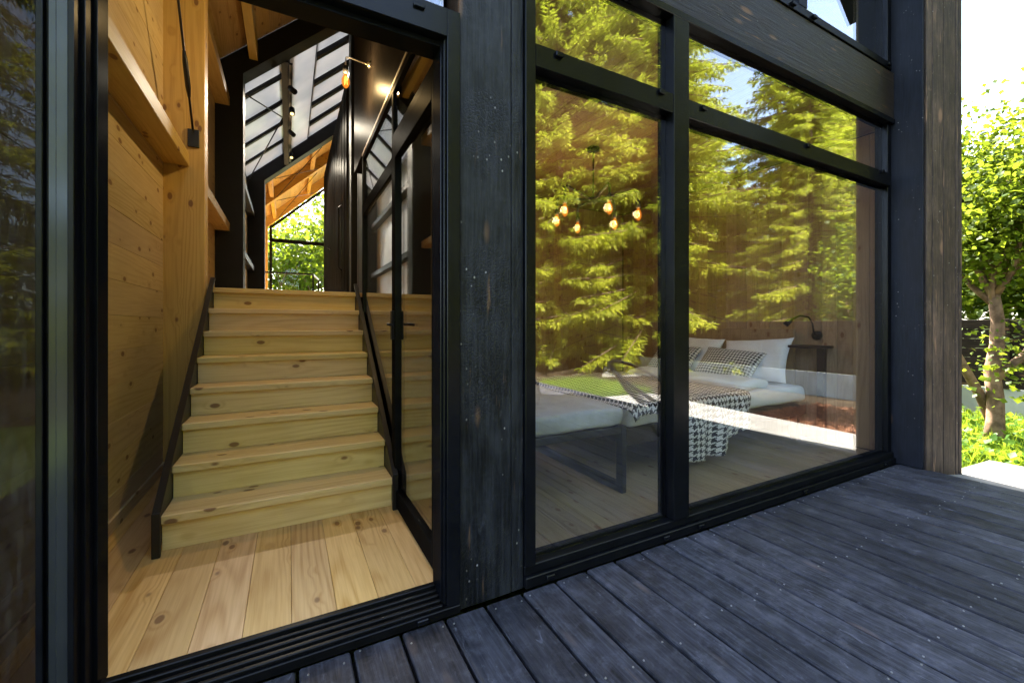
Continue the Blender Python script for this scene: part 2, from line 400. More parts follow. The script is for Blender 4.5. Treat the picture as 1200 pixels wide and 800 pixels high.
def bar(name, a, b, w_, h_, mat, parent=None, bev=0.003):
    """square bar from a to b (w_ sideways, h_ in the upright plane)"""
    a = Vector(a); b = Vector(b); d = b - a
    q = d.to_track_quat('X', 'Z').to_matrix().to_4x4()
    bm = bmesh.new(); bm_box(bm, (0, 0, 0), (d.length, w_, h_))
    if bev: bmesh.ops.bevel(bm, geom=bm.edges[:], offset=bev, segments=1, affect='EDGES')
    o = bm_obj(name, bm, mat, parent, (a + b) / 2)
    o.rotation_euler = q.to_euler()
    return o
def prism(name, pts, axis, lo, hi, mat, parent=None, bev=0.0):
    """polygon pts in the two other axes, extruded along axis"""
    ia = AX[axis]; oth = [i for i in range(3) if i != ia]
    def mk(p, v):
        c = [0, 0, 0]; c[oth[0]] = p[0]; c[oth[1]] = p[1]; c[ia] = v; return Vector(c)
    org = mk((sum(p[0] for p in pts) / len(pts), sum(p[1] for p in pts) / len(pts)), (lo + hi) / 2)
    bm = bmesh.new()
    A = [bm.verts.new(mk(p, lo) - org) for p in pts]; B = [bm.verts.new(mk(p, hi) - org) for p in pts]
    bm.faces.new(A); bm.faces.new(B[::-1]); n = len(pts)
    for i in range(n): bm.faces.new((A[i], B[i], B[(i + 1) % n], A[(i + 1) % n]))
    bmesh.ops.recalc_face_normals(bm, faces=bm.faces[:])
    if bev: bmesh.ops.bevel(bm, geom=bm.edges[:], offset=bev, segments=1, affect='EDGES')
    return bm_obj(name, bm, mat, parent, org)
def np_mesh(name, verts, faces, uv=None, smooth=False):
    """verts (n,3), faces (m,k) with one k"""
    me = bpy.data.meshes.new(name); verts = np.asarray(verts, np.float32); faces = np.asarray(faces, np.int32)
    m, k = faces.shape
    me.vertices.add(len(verts)); me.vertices.foreach_set('co', verts.ravel())
    me.loops.add(m * k); me.loops.foreach_set('vertex_index', faces.ravel())
    me.polygons.add(m); me.polygons.foreach_set('loop_start', np.arange(0, m * k, k, dtype=np.int32))
    if smooth: me.polygons.foreach_set('use_smooth', np.ones(m, bool))
    me.update(calc_edges=True)
    if uv is not None:
        l = me.uv_layers.new(name='UVMap'); l.data.foreach_set('uv', np.asarray(uv, np.float32)[faces.ravel()].ravel())
    return me
def point_light(name, loc, power, col, radius=0.03, parent=None):
    d = bpy.data.lights.new(name, 'POINT'); d.energy = power; d.color = col; d.shadow_soft_size = radius
    o = bpy.data.objects.new(name, d); C.objects.link(o); o.location = loc; setp(o, parent); return o
def spot_light(name, loc, to, power, col, ang, parent=None):
    d = bpy.data.lights.new(name, 'SPOT'); d.energy = power; d.color = col; d.spot_size = math.radians(ang); d.spot_blend = 0.6
    d.shadow_soft_size = 0.10
    o = bpy.data.objects.new(name, d); C.objects.link(o); o.location = loc
    o.rotation_euler = (Vector(to) - Vector(loc)).to_track_quat('-Z', 'Y').to_euler(); setp(o, parent); return o

# ================================================================== SETTING
DZ = -0.06                 # deck surface
GZ = -0.24                 # garden ground
YF = 1.62                  # outer face of the window frames
# ground: one sheet to the horizon, gently uneven further out
bm = bmesh.new()
for s in ((-400, 400),):
    vs_ = [bm.verts.new((x, y, 0)) for x, y in ((-600, -600), (600, -600), (600, 600), (-600, 600))]
    bm.faces.new(vs_)
N = NT('lawn ground'); P, r_ = N.objco()
gcol = N.mix(N.ramp(N.noise(P, 1.2, 5, 0.65), 0.3, 0.7), (0.045, 0.075, 0.016), (0.085, 0.12, 0.025))
gcol = N.mix(N.ramp(N.noise(P, 22, 4, 0.7), 0.4, 0.7), gcol, (0.05, 0.045, 0.02))
ground = tag(bm_obj('ground', bm, N.surf(N.bsdf(gcol, 0.95, 0.1, normal=N.bump(N.noise(P, 18, 5, 0.7), 0.8, 0.03))), None, (0, 0, GZ)), kind='structure')

# deck: every board is a part
deck = tag(box('deck', (-1.75, 4.60), (-4.05, 1.60), (GZ - 0.02, DZ - 0.032), 'under', bev=0), kind='structure')
PITCH = 0.1765; x0 = 0.378 - 12 * PITCH; nails = []
for k in range(36):
    xa = x0 + k * PITCH
    if xa + PITCH > 4.62: break
    dz = random.uniform(-0.0012, 0.0012)
    bm = bmesh.new()
    L = 5.7; segs = 16
    prof = [(-PITCH / 2 + 0.0062, -0.028), (-PITCH / 2 + 0.0062, -0.006), (-PITCH / 2 + 0.011, 0), (PITCH / 2 - 0.011, 0),
            (PITCH / 2 - 0.0062, -0.006), (PITCH / 2 - 0.0062, -0.028)]
    cup = random.uniform(-0.001, 0.0015); ph = random.uniform(0, 6)
    prev = None
    for i in range(segs + 1):
        y = -L / 2 + L * i / segs
        wob = 0.0012 * math.sin(ph + i * 0.9)
        ring = [bm.verts.new((p[0] + wob, y, p[1])) for p in prof]
        if prev:
            for q in range(6): bm.faces.new((prev[q], ring[q], ring[(q + 1) % 6], prev[(q + 1) % 6]))
        else: bm.faces.new(ring)
        prev = ring
    bm.faces.new(prev[::-1]); bmesh.ops.recalc_face_normals(bm, faces=bm.faces[:])
    bm_obj('plank', bm, 'deck', deck, (xa + PITCH / 2, 1.615 - L / 2 + random.uniform(-0.004, 0), DZ + dz))
    for yy in [1.575 - 0.47 * j for j in range(12)]:
        for sx in (-1, 1):
            if random.random() < 0.86:
                nails.append((xa + PITCH / 2 + sx * (PITCH / 2 - 0.027) + random.uniform(-0.007, 0.007), yy + random.uniform(-0.03, 0.03), DZ + dz))
bm = bmesh.new()
for p in nails:
    bmesh.ops.create_cone(bm, cap_ends=True, segments=8, radius1=0.0042, radius2=0.003, depth=0.003,
                          matrix=Matrix.Translation(Vector(p) - Vector((0, 0, DZ)) + Vector((0, 0, 0.0012))))
tag(bm_obj('nail_head', bm, 'zinc', deck, (0, 0, DZ)), kind='stuff')

# concrete path along the deck's right edge and the far branch seen in the window
path = tag(prism('garden_path', [(4.66, 1.42), (5.62, 1.30), (5.75, -2.4), (7.2, -6.5), (9.6, -9.6), (13.5, -11.5), (14.2, -10.3), (10.4, -8.4), (8.1, -5.8),
                 (6.2, -1.0)][:0] or [(4.66, 1.40), (5.60, 1.33), (5.74, -2.15), (4.66, -2.25)], 'z', GZ - 0.05, -0.10, 'concrete', bev=0.006), kind='structure')
path2 = tag(prism('garden_path', [(7.2, -5.2), (9.0, -4.6), (14.5, -9.0), (19, -16), (16.5, -17), (11.5, -10.0)], 'z', GZ - 0.05, GZ + 0.03, 'concrete', bev=0.006), kind='structure')
mulch_shade_base = tag(prism('mulch_shade_bed', [(5.72, 1.2), (8.86, 1.0), (8.86, -3.6), (7.1, -4.38), (6.05, -2.9), (5.80, -2.2)], 'z', GZ - 0.05, GZ + 0.02, 'soil_and_shade'), kind='structure')  # earth under the chips; past them its dark colour paints in cast shade

tag(prism('planting_bed', [(-16, -4.75), (6.1, -4.75), (7.1, -4.4), (9.0, -3.6), (30, -1.0), (34, -22), (-16, -22)], 'z', GZ - 0.05, GZ + 0.012, 'soil_and_shade'), kind='structure')
# hall floor and bedroom floor, board by board
hall_floor = tag(box('hall_floor', (-0.86, 0.66), (1.74, 4.6), (-0.05, -0.020), 'under', bev=0), kind='structure')
fx = 0.01 - 6 * 0.158
for k in range(11):
    xa = fx + k * 0.158; xb = xa + 0.158
    xa_, xb_ = max(xa, -0.855), min(xb, 0.655)
    if xb_ - xa_ < 0.02: continue
    box('plank', (xa_ + 0.0006, xb_ - 0.0006), (1.735, 4.55), (-0.018, random.uniform(-0.0004, 0.0004)), 'floor_pine', hall_floor, bev=0.0012)
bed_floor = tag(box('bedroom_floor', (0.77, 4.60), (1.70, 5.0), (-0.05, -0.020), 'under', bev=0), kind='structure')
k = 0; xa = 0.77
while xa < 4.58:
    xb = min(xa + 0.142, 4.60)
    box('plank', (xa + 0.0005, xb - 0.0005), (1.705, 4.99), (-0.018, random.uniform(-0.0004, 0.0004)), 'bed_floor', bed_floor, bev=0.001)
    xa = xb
landing = tag(box('landing_floor', (-0.86, 0.69), (4.30, 16.6), (1.28, 1.395), 'under', bev=0), kind='structure')
box('slab', (0.69, 4.6), (5.13, 16.6), (1.28, 1.395), 'under', landing, bev=0)
for k in range(33):  # boards beyond the view on the right are added to bounce sunlight
    xa = -0.62 + k * 0.158
    box('plank', (xa + 0.0006, xa + 0.1574), (4.30 if xa < 0.5 else 6.98, 16.5), (1.397, 1.4335), 'floor_pine', landing, bev=0.0012)

# ================================================================== HOUSE
house = empty('timber_house', (0, YF, 0), 'black timber house with glazed facade, open door and charred posts', 'house')
EAVE, RIDGE_X, SL = 4.20, 1.83, 0.924
def roof_z(x, off=0.35):   # underside of the ceiling boards
    return 4.44 + SL * (min(x, 2 * RIDGE_X - x) + 0.6) + off
# --- facade: post between door and window
pil = box('pillar', (0.625, 0.867), (1.637, 1.80), (DZ, 6.2), 'char_z', house, bev=0.004)
box('board', (0.870, 0.929), (1.640, 1.80), (DZ, 6.2), 'char_z', pil, bev=0.003)
box('floor_beam', (0.93, 4.56), (1.632, 1.80), (2.872, 3.268), 'char_x', house, bev=0.005)
box('floor_beam', (-0.90, 0.622), (1.632, 1.80), (2.872, 3.268), 'char_x', house, bev=0.005)
box('corner_post', (-1.10, -0.905), (1.60, 1.80), (DZ, 5.0), 'char_z', house, bev=0.004)

# --- window: frame > rails, mullion, panes
FW0, FW1 = 0.931, 4.555
win = boxes('window', [((FW0, 0.983), (YF, 1.74), (0.04, 2.828)), ((4.49, FW1), (YF + 0.03, 1.74), (0.04, 2.828)),
                       ((FW0, FW1), (YF + 0.002, 1.74), (2.83, 2.870)), ], 'frame', house, bev=0.002)
tag(win, 'black framed bedroom window reflecting spruces')
sill = boxes('sill', [((FW0, FW1), (YF + 0.012, 1.683), (-0.004, 0.040)), ((FW0, FW1), (YF - 0.004, 1.74), (DZ + 0.004, -0.006))], 'frame_sill', win, bev=0.004)
box('inner_sill', (FW0, FW1), (1.684, 1.745), (-0.004, 0.039), 'frame_in', win)
box('mullion', (1.872, 1.994), (YF, 1.74), (0.041, 2.829), 'frame', win, bev=0.003)
box('rail', (0.984, 1.871), (YF + 0.004, 1.735), (2.290, 2.395), 'frame', win, bev=0.003)
box('rail', (1.995, 4.489), (YF + 0.004, 1.735), (2.290, 2.395), 'frame', win, bev=0.003)
for (xa, xb) in ((0.983, 1.872), (1.994, 4.490)):
    for (za, zb) in ((0.040, 2.290), (2.395, 2.830)):
        box('pane', (xa, xb), (1.670, 1.682), (za, zb), 'glass', win, bev=0)
        # inner glazing bead
        e = 0.022
        boxes('glazing_bead', [((xa, xa + e), (1.684, 1.71), (za, zb)), ((xb - e, xb), (1.684, 1.71), (za, zb)),
                               ((xa + e, xb - e), (1.684, 1.71), (za, za + e)), ((xa + e, xb - e), (1.684, 1.71), (zb - e, zb))], 'frame_in', win, bev=0)
def at_face(px, py, Y):
    u = px - 600.0; t = Y / (434.4 - 0.4695 * u)
    return (231 + 0.883 * u) * t, CAM_H + (381 - py) * t
for (px, py) in ((655, 65), (775, 108), (825, 127), (947, 171), (1034, 201)):
    X, Z = at_face(px, py, YF)
    box('drain_cap', (X - 0.020, X + 0.020), (YF - 0.012, YF + 0.004), (Z - 0.012, Z + 0.012), 'frame', win, bev=0.003)
for X in (1.055, 1.80, 2.08, 3.15, 4.35):
    box('drain_cap', (X - 0.022, X + 0.022), (YF - 0.018, YF - 0.004), (-0.038, -0.016), 'frame', win, bev=0.003)
# upper window over the beam
up = boxes('window', [((FW0, 0.983), (YF, 1.74), (3.27, 5.2)), ((4.49, FW1), (YF + 0.03, 1.74), (3.27, 5.2)),
                      ((0.983, 4.49), (YF + 0.002, 1.74), (3.270, 3.325)), ((0.983, 4.49), (YF + 0.002, 1.74), (5.15, 5.2))], 'frame', house, bev=0.002)
tag(up, 'black framed upper window above the charred beam')
box('mullion', (3.10, 3.20), (YF, 1.74), (3.326, 5.149), 'frame', up)
for (xa, xb) in ((0.983, 3.10), (3.20, 4.49)):
    box('pane', (xa, xb), (1.670, 1.682), (3.325, 5.15), 'glass', up, bev=0)
for X in (3.02, 3.28, 4.42):
    box('drain_cap', (X - 0.022, X + 0.022), (YF - 0.016, YF + 0.002), (3.283, 3.307), 'frame', up)

# --- door frame: jambs, head, threshold, fixed light above, side light
df = boxes('door_frame', [((0.566, 0.622), (YF, 1.76), (-0.02, 2.40)), ((0.549, 0.566), (1.655, 1.76), (-0.02, 2.284)), ((0.556, 0.566), (1.635, 1.655), (-0.02, 2.284)),
                          ((-0.545, 0.566), (YF, 1.76), (2.286, 2.40)), ((-0.53, 0.549), (1.66, 1.76), (2.262, 2.284)),], 'frame', house, bev=0.002)
jamb = boxes('jamb', [((-0.612, -0.598), (YF + 0.004, 1.70), (-0.02, 2.80)), ((-0.598, -0.590), (YF + 0.020, 1.70), (-0.02, 2.80)),
                      ((-0.545, -0.532), (YF - 0.004, 1.80), (-0.02, 2.286)), ((-0.532, -0.522), (1.66, 1.80), (-0.02, 2.286)), ((-0.522, -0.512), (1.715, 1.80), (-0.02, 2.286))], 'frame', df, bev=0.0015)
boxes('seal_strip', [((-0.590, -0.572), (YF + 0.012, 1.70), (-0.02, 2.80)), ((-0.572, -0.546), (YF + 0.004, 1.70), (-0.02, 2.80))], 'frame_gloss', df, bev=0.002)
thr = [((-0.62, 0.622), (YF - 0.004, 1.75), (DZ + 0.003, -0.022))]
for i in range(4):
    ya = YF + 0.006 + i * 0.026
    thr.append(((-0.53, 0.549), (ya, ya + 0.015), (-0.022, -0.008 + 0.006 * i)))
thr.append(((-0.53, 0.549), (1.725, 1.752), (-0.022, 0.022)))
boxes('threshold', thr, 'frame_in', df, bev=0.003)
box('drain_cap', (0.44, 0.485), (YF - 0.018, YF - 0.004), (-0.046, -0.026), 'frame', df)
X, Z = at_face(491, 8, YF)
box('drain_cap', (X - 0.022, X + 0.022), (YF - 0.012, YF + 0.002), (Z - 0.009, Z + 0.009), 'frame', df)
box('pane', (-0.545, 0.566), (1.670, 1.682), (2.40, 2.84), 'glass', df, bev=0)
box('head_rail', (-0.545, 0.622), (YF, 1.74), (2.84, 2.870), 'frame', df)
box('side_pane', (-0.885, -0.612), (1.670, 1.682), (0.0, 2.84), 'glass_dirty', df, bev=0)
boxes('side_frame', [((-0.905, -0.886), (YF, 1.74), (DZ, 2.87)), ((-0.886, -0.612), (YF, 1.74), (DZ, 0.0)), ((-0.886, -0.612), (YF, 1.74), (2.84, 2.87))], 'frame', df)

# --- door leaf, opened inwards against the partition
leaf = boxes('door_leaf', [((0.575, 0.625), (1.80, 1.865), (0.015, 2.26)), ((0.575, 0.625), (2.615, 2.695), (0.015, 2.26)),
                           ((0.575, 0.625), (1.865, 2.615), (0.015, 0.12)), ((0.575, 0.625), (1.865, 2.615), (2.15, 2.26))], 'frame_in', house, bev=0.003)
tag(leaf, 'black framed glass door leaf standing open inwards')
box('pane', (0.596, 0.606), (1.865, 2.615), (0.12, 2.15), 'glass_door', leaf, bev=0)
h = boxes('door_handle', [((0.560, 0.576), (2.625, 2.675), (1.03, 1.21)), ((0.535, 0.560), (2.642, 2.658), (1.118, 1.134))], 'black', leaf)
tube('lever', [(0.540, 2.65, 1.126), (0.532, 2.60, 1.126), (0.532, 2.50, 1.122)], 0.009, 'black', h)
# fixed glazed partition beyond the leaf
part = boxes('glass_partition', [((0.585, 0.625), (2.71, 2.75), (0.0, 2.60)), ((0.585, 0.625), (3.93, 3.985), (0.0, 2.60)),
                                 ((0.585, 0.625), (2.75, 3.93), (2.10, 2.20)), ((0.585, 0.625), (1.80, 3.985), (2.60, 2.64)), ((0.585, 0.625), (1.78, 2.71), (2.275, 2.33))], 'frame_in', house, bev=0.003)
box('pane', (0.600, 0.608), (2.75, 3.93), (0.0, 2.10), 'glass_door', part, bev=0)
box('pane', (0.600, 0.608), (2.75, 3.93), (2.20, 2.60), 'glass_door', part, bev=0)
box('pane', (0.600, 0.608), (1.80, 2.71), (2.33, 2.60), 'glass_door', part, bev=0)
bulk = box('bulkhead', (0.600, 0.68), (1.80, 4.62), (2.70, 5.0), 'dark_gloss', house)
box('trim_strip', (0.585, 0.63), (1.80, 4.0), (2.645, 2.672), 'gold_strip', bulk)
box('partition_wall', (0.70, 0.765), (1.76, 5.0), (0.0, 5.4), 'black', house, bev=0)
box('recess_wall', (1.02, 1.08), (4.62, 6.55), (1.43, 5.9), 'black', house, bev=0)

# --- left wall of the hall: horizontal boards, post, ledger beams, tie rod
wl = box('wall', (-1.02, -0.872), (1.76, 16.6), (-0.24, 4.55), 'black', house, bev=0)
z = 0.0; i = 0
while z < 4.5:
    zb = z + 0.196
    box('plank', (-0.870, -0.852 + random.uniform(-0.0008, 0.0008)), (1.765, 4.12), (z + 0.0006, zb - 0.0006), 'wall_pine', wl, bev=0.0015)
    if z > 1.3: box('plank', (-0.870, -0.852 + random.uniform(-0.0008, 0.0008)), (4.26, 6.66), (z + 0.0006, zb - 0.0006), 'wall_pine', wl, bev=0.0015)
    z = zb
box('skirting', (-0.851, -0.838), (1.77, 4.10), (0.0, 0.075), 'wall_pine', wl)
box('timber_post', (-0.868, -0.592), (4.105, 4.255), (0.0, 4.65), 'glulam_z', house, bev=0.004)
box('ledger_beam', (-0.851, -0.690), (1.765, 4.104), (2.365, 2.470), 'glulam_y', house, bev=0.004)
box('ledger_beam', (-0.851, -0.690), (4.257, 6.66), (2.365, 2.470), 'glulam_y', house, bev=0.004)
box('ledger_beam', (-0.851, -0.690), (4.257, 6.66), (4.02, 4.14), 'glulam_y', house, bev=0.004)
rod = tube('tie_rod', [(-0.66, 2.66, 4.55), (-0.66, 4.06, 2.64)], 0.008, 'steel', house)
tube('turnbuckle', [(-0.66, 3.74, 3.076), (-0.66, 3.78, 3.022), (-0.66, 3.88, 2.885), (-0.66, 3.92, 2.83)], [0.010, 0.017, 0.017, 0.010], 'steel', rod)
box('tie_plate', (-0.70, -0.625), (4.088, 4.104), (2.52, 2.66), 'steel', house)

# --- black portal frames at Y 6.64 and 11.5; wooden ones behind
def portal(y0, y1, mat_post, mat_raf, depth, post_x=(-0.89, -0.54), z0=1.43, name='portal'):
    xa = -0.6; zl = 4.44
    p = box(name + '_post', post_x, (y0, y1), (z0, 4.52), mat_post, house, bev=0.004)
    pts = [(-0.89, roof_z(-0.89, 0.0)), (RIDGE_X, roof_z(RIDGE_X, 0.0)), (RIDGE_X, roof_z(RIDGE_X, depth)), (-0.89, roof_z(-0.89, depth))]
    q = prism(name + '_rafter', pts, 'y', y0 + 0.002, y1 - 0.002, mat_raf, house, bev=0.003)
    pts2 = [(2 * RIDGE_X - x, zz) for x, zz in pts]
    prism(name + '_rafter', pts2, 'y', y0 + 0.004, y1 - 0.004, mat_raf, house, bev=0.003)
portal(6.66, 6.96, 'black', 'black', 0.345)
portal(11.46, 11.80, 'black', 'black', 0.345, post_x=(-0.85, -0.50))
portal(13.6, 13.78, 'glulam_z', 'glulam_x', 0.345, post_x=(-0.80, -0.62))
portal(16.2, 16.36, 'glulam_z', 'glulam_x', 0.345, post_x=(-0.80, -0.62))
portal(1.66, 1.80, 'black', 'black', 0.345, post_x=(-1.02, -0.91), z0=2.9)
# roof: boarded ceilings in the front and rear bays, light panels between
def slab(name, xa, xb, y0, y1, off0, off1, mat, parent, bev=0.0):
    return prism(name, [(xa, roof_z(xa, off0)), (xb, roof_z(xb, off0)), (xb, roof_z(xb, off1)), (xa, roof_z(xa, off1))], 'y', y0, y1, mat, parent, bev)
roof = slab('roof', -1.35, RIDGE_X, 1.2, 6.80, 0.385, 0.62, 'black', house)
slab('roof_slope', RIDGE_X, 5.0, 1.2, 17.0, 0.385, 0.62, 'black', roof)
slab('roof_slope', -1.35, RIDGE_X, 11.66, 17.0, 0.385, 0.62, 'black', roof)
slab('roof_slope', -1.35, -0.90, 6.80, 11.66, 0.385, 0.62, 'black', roof)
for (y0, y1) in ((1.80, 6.66), (11.80, 16.2)):
    x = -0.9
    while x < RIDGE_X - 0.05:
        xb = min(x + 0.135, RIDGE_X)
        slab('ceiling_board', x + 0.0008, xb - 0.0008, y0, y1, 0.352, 0.383, 'pine_y', roof, 0.001)
        x = xb
for (x, y0, y1) in ((-0.42, 1.80, 6.66), (0.55, 1.80, 6.66), (-0.42, 11.8, 13.6), (-0.42, 13.78, 16.2), (0.6, 11.8, 13.6), (0.6, 13.78, 16.2)):
    zz = roof_z(x, 0.0) + 0.10
    box('purlin', (x - 0.05, x + 0.05), (y0, y1), (zz, zz + 0.22), 'glulam_y', house, bev=0.003)
# light panels with dark purlins
for k in range(5):
    ya = 6.97 + k * 0.90; yb = ya + 0.90
    for (xa, xb) in ((-0.86, -0.10), (0.42, 1.10), (1.12, RIDGE_X)):
        slab('light_panel', xa, xb, ya + 0.004, yb - 0.004, 0.352, 0.362, 'poly', roof)
slab('white_panel', 0.02, 0.40, 6.97, 11.45, 0.320, 0.350, 'poly', roof, 0.002)
slab('cover_strip', -0.14, 0.06, 6.97, 11.45, 0.366, 0.384, 'black', roof)
slab('cover_strip', 0.39, 0.43, 6.97, 11.45, 0.366, 0.384, 'black', roof)
for k in range(1, 5):
    ya = 6.97 + k * 0.90
    slab('purlin_bar', -0.86, -0.10, ya - 0.04, ya + 0.04, 0.28, 0.345, 'black', roof)
    slab('purlin_bar', 0.42, 1.80, ya - 0.06, ya + 0.06, 0.26, 0.345, 'black', roof)
track = box('ceiling_beam', (-0.10, 0.0), (6.97, 11.45), (4.96, 5.16), 'black', house)
for (a, b) in (((-0.80, 7.0, 4.50), (-0.08, 9.2, 5.10)), ((-0.10, 9.2, 5.10), (-0.80, 11.4, 4.50))):
    tube('brace_rod', [a, b], 0.012, 'steel', house)
for (a, b) in (((-0.30, 11.85, 4.72), (0.75, 13.55, 5.70)), ((0.75, 11.85, 5.70), (-0.30, 13.55, 4.72)), ((-0.30, 13.9, 4.72), (0.75, 16.1, 5.70)), ((0.75, 13.9, 5.70), (-0.30, 16.1, 4.72))):
    tube('brace_rod', [a, b], 0.008, 'steel', house)
# left wall of the middle bay: pale panels and dark ledgers
for k, (y0, y1) in enumerate(((6.98, 8.45), (8.48, 9.95), (9.98, 11.44))):
    box('wall_panel', (-0.871, -0.846), (y0, y1), (1.44, 4.40), 'white_panel', wl)
box('ledger_beam', (-0.845, -0.70), (6.97, 11.45), (2.36, 2.47), 'black', house)
box('ledger_beam', (-0.845, -0.70), (6.97, 11.45), (3.62, 3.73), 'black', house)
for (y0, y1) in ((11.82, 13.58), (13.80, 16.18)):
    box('wall_panel', (-0.871, -0.850), (y0, y1), (1.44, 4.40), 'pine_y', wl)
# tall dark sliding wall on the right of the landing
sw = box('sliding_wall', (0.76, 0.80), (6.70, 11.30), (1.436, 4.78), 'dark_gloss', house)
for k in range(1, 12):
    y = 6.70 + k * 0.383
    box('batten', (0.752, 0.7595), (y - 0.16, y + 0.16), (1.46, 4.76), 'dark_gloss', sw, bev=0.004)
boxes('pull_handle', [((0.735, 0.751), (9.3, 9.36), (2.66, 2.72)), ((0.70, 0.735), (9.26, 9.34), (2.68, 2.70))], 'steel', sw)
tube('bar_handle', [(0.752, 7.25, 2.0), (0.70, 7.25, 2.04), (0.70, 7.25, 3.0), (0.752, 7.25, 3.04)], 0.018, 'steel', sw)
box('portal_post', (0.79, 1.30), (6.40, 6.656), (1.436, 6.3), 'black', house)
# rear wall and far gable glazing
gw = boxes('gable_window', [((-0.58, -0.50), (16.40, 16.48), (1.43, 4.55)), ((-0.50, 4.5), (16.40, 16.48), (3.95, 4.07)), ((1.9, 1.98), (16.40, 16.48), (1.43, 6.6)),
                            ((-0.50, 4.5), (16.40, 16.48), (1.43, 1.50))], 'frame', house)
prism('gable_rail', [(-0.50, roof_z(-0.50, -0.10)), (RIDGE_X, roof_z(RIDGE_X, -0.10)), (RIDGE_X, roof_z(RIDGE_X, 0.0)), (-0.50, roof_z(-0.50, 0.0))], 'y', 16.40, 16.48, 'frame', gw)
prism('pane', [(-0.50, 1.50), (1.9, 1.50), (1.9, roof_z(1.76, -0.1)), (-0.50, roof_z(-0.50, -0.1))], 'y', 16.43, 16.44, 'glass_clear', gw)
prism('pane', [(1.98, 1.50), (4.5, 1.50), (4.5, 4.4), (1.98, 6.5)], 'y', 16.43, 16.44, 'glass_clear', gw)  # unseen right half, glazed to let more sun into the rear bay
box('wall', (-1.02, 4.65), (16.4, 16.55), (-0.24, 1.42), 'black', house, bev=0)
# right outer wall, bedroom shell
wr = box('wall', (4.685, 4.78), (1.66, 16.6), (-0.24, 4.9), 'black', house, bev=0)
y = 1.70
while y < 4.98:
    yb = min(y + 0.128, 4.99)
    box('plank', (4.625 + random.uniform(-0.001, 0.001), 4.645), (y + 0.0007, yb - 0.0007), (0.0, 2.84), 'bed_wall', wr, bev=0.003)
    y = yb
box('wall_panel', (4.60, 4.68), (11.8, 16.38), (1.44, 4.5), 'pine_y', wr)  # unseen pine lining, added to bounce light in the rear bay
wb = box('wall', (0.70, 4.68), (5.03, 5.12), (-0.24, 5.2), 'black', house, bev=0)
x = 0.77
while x < 4.62:
    xb = min(x + 0.128, 4.62)
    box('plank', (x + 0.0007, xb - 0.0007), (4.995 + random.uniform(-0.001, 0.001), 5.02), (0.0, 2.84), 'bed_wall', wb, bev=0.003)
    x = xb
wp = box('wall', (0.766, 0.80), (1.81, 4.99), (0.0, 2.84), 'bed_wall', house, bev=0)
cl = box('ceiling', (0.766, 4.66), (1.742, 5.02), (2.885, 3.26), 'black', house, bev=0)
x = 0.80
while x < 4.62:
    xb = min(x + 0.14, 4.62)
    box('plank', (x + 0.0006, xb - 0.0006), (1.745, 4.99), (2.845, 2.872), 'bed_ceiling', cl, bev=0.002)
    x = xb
box('wall', (0.766, 4.66), (5.3, 5.4), (3.26, 6.6), 'bed_wall', house, bev=0)
# gable infill above the upper window
prism('gable_board', [(-1.0, 4.35), (FW0 - 0.01, 5.22), (FW1, 5.22), (4.66, 4.35), (4.66, roof_z(4.66, 0.38)), (RIDGE_X, roof_z(RIDGE_X, 0.38)), (-1.0, roof_z(-1.0, 0.38))],
      'y', 1.64, 1.655, 'char_x', house)
box('pane', (-0.88, 0.60), (1.670, 1.682), (3.27, 5.0), 'glass', df, bev=0)

# --- fin wall at the right end: stained board and narrow cladding
fin = box('fin_wall', (4.600, 4.684), (1.462, 1.655), (DZ + 0.002, 5.0), 'black', house, bev=0)
box('board', (4.572, 4.599), (1.450, 1.660), (DZ + 0.003, 5.0), 'fin_dark', fin, bev=0.004)
# splayed cladding boards that turn from the stained board towards the garden
A_ = Vector((4.588, 1.438)); B_ = Vector((4.872, 1.305)); L_ = (B_ - A_).length; d_ = (B_ - A_) / L_; n_ = Vector((d_.y, -d_.x))
edges = [0.0, 0.055, 0.150, 0.255, 0.282, L_]
for k in range(4):
    a = A_ + d_ * (edges[k] + 0.002); b = A_ + d_ * (edges[k + 1] - 0.002); t_ = 0.022 + random.uniform(0, 0.003)
    prism('plank', [tuple(a), tuple(b), tuple(b - n_ * t_), tuple(a - n_ * t_)], 'z', GZ + 0.01, 5.0, 'fin_plank', fin, bev=0.003)
a = A_ + d_ * 0.284; b = A_ + d_ * L_
prism('corner_board', [tuple(a), tuple(b), tuple(b - n_ * 0.09), tuple(a - n_ * 0.09)], 'z', GZ + 0.01, 5.0, 'fin_plank', fin, bev=0.004)
a = A_ + d_ * 0.01 - n_ * 0.03; b = A_ + d_ * 0.28 - n_ * 0.03
prism('backing', [tuple(a), tuple(b), (4.86, 1.66), (4.69, 1.66)], 'z', GZ + 0.01, 4.99, 'black', fin)

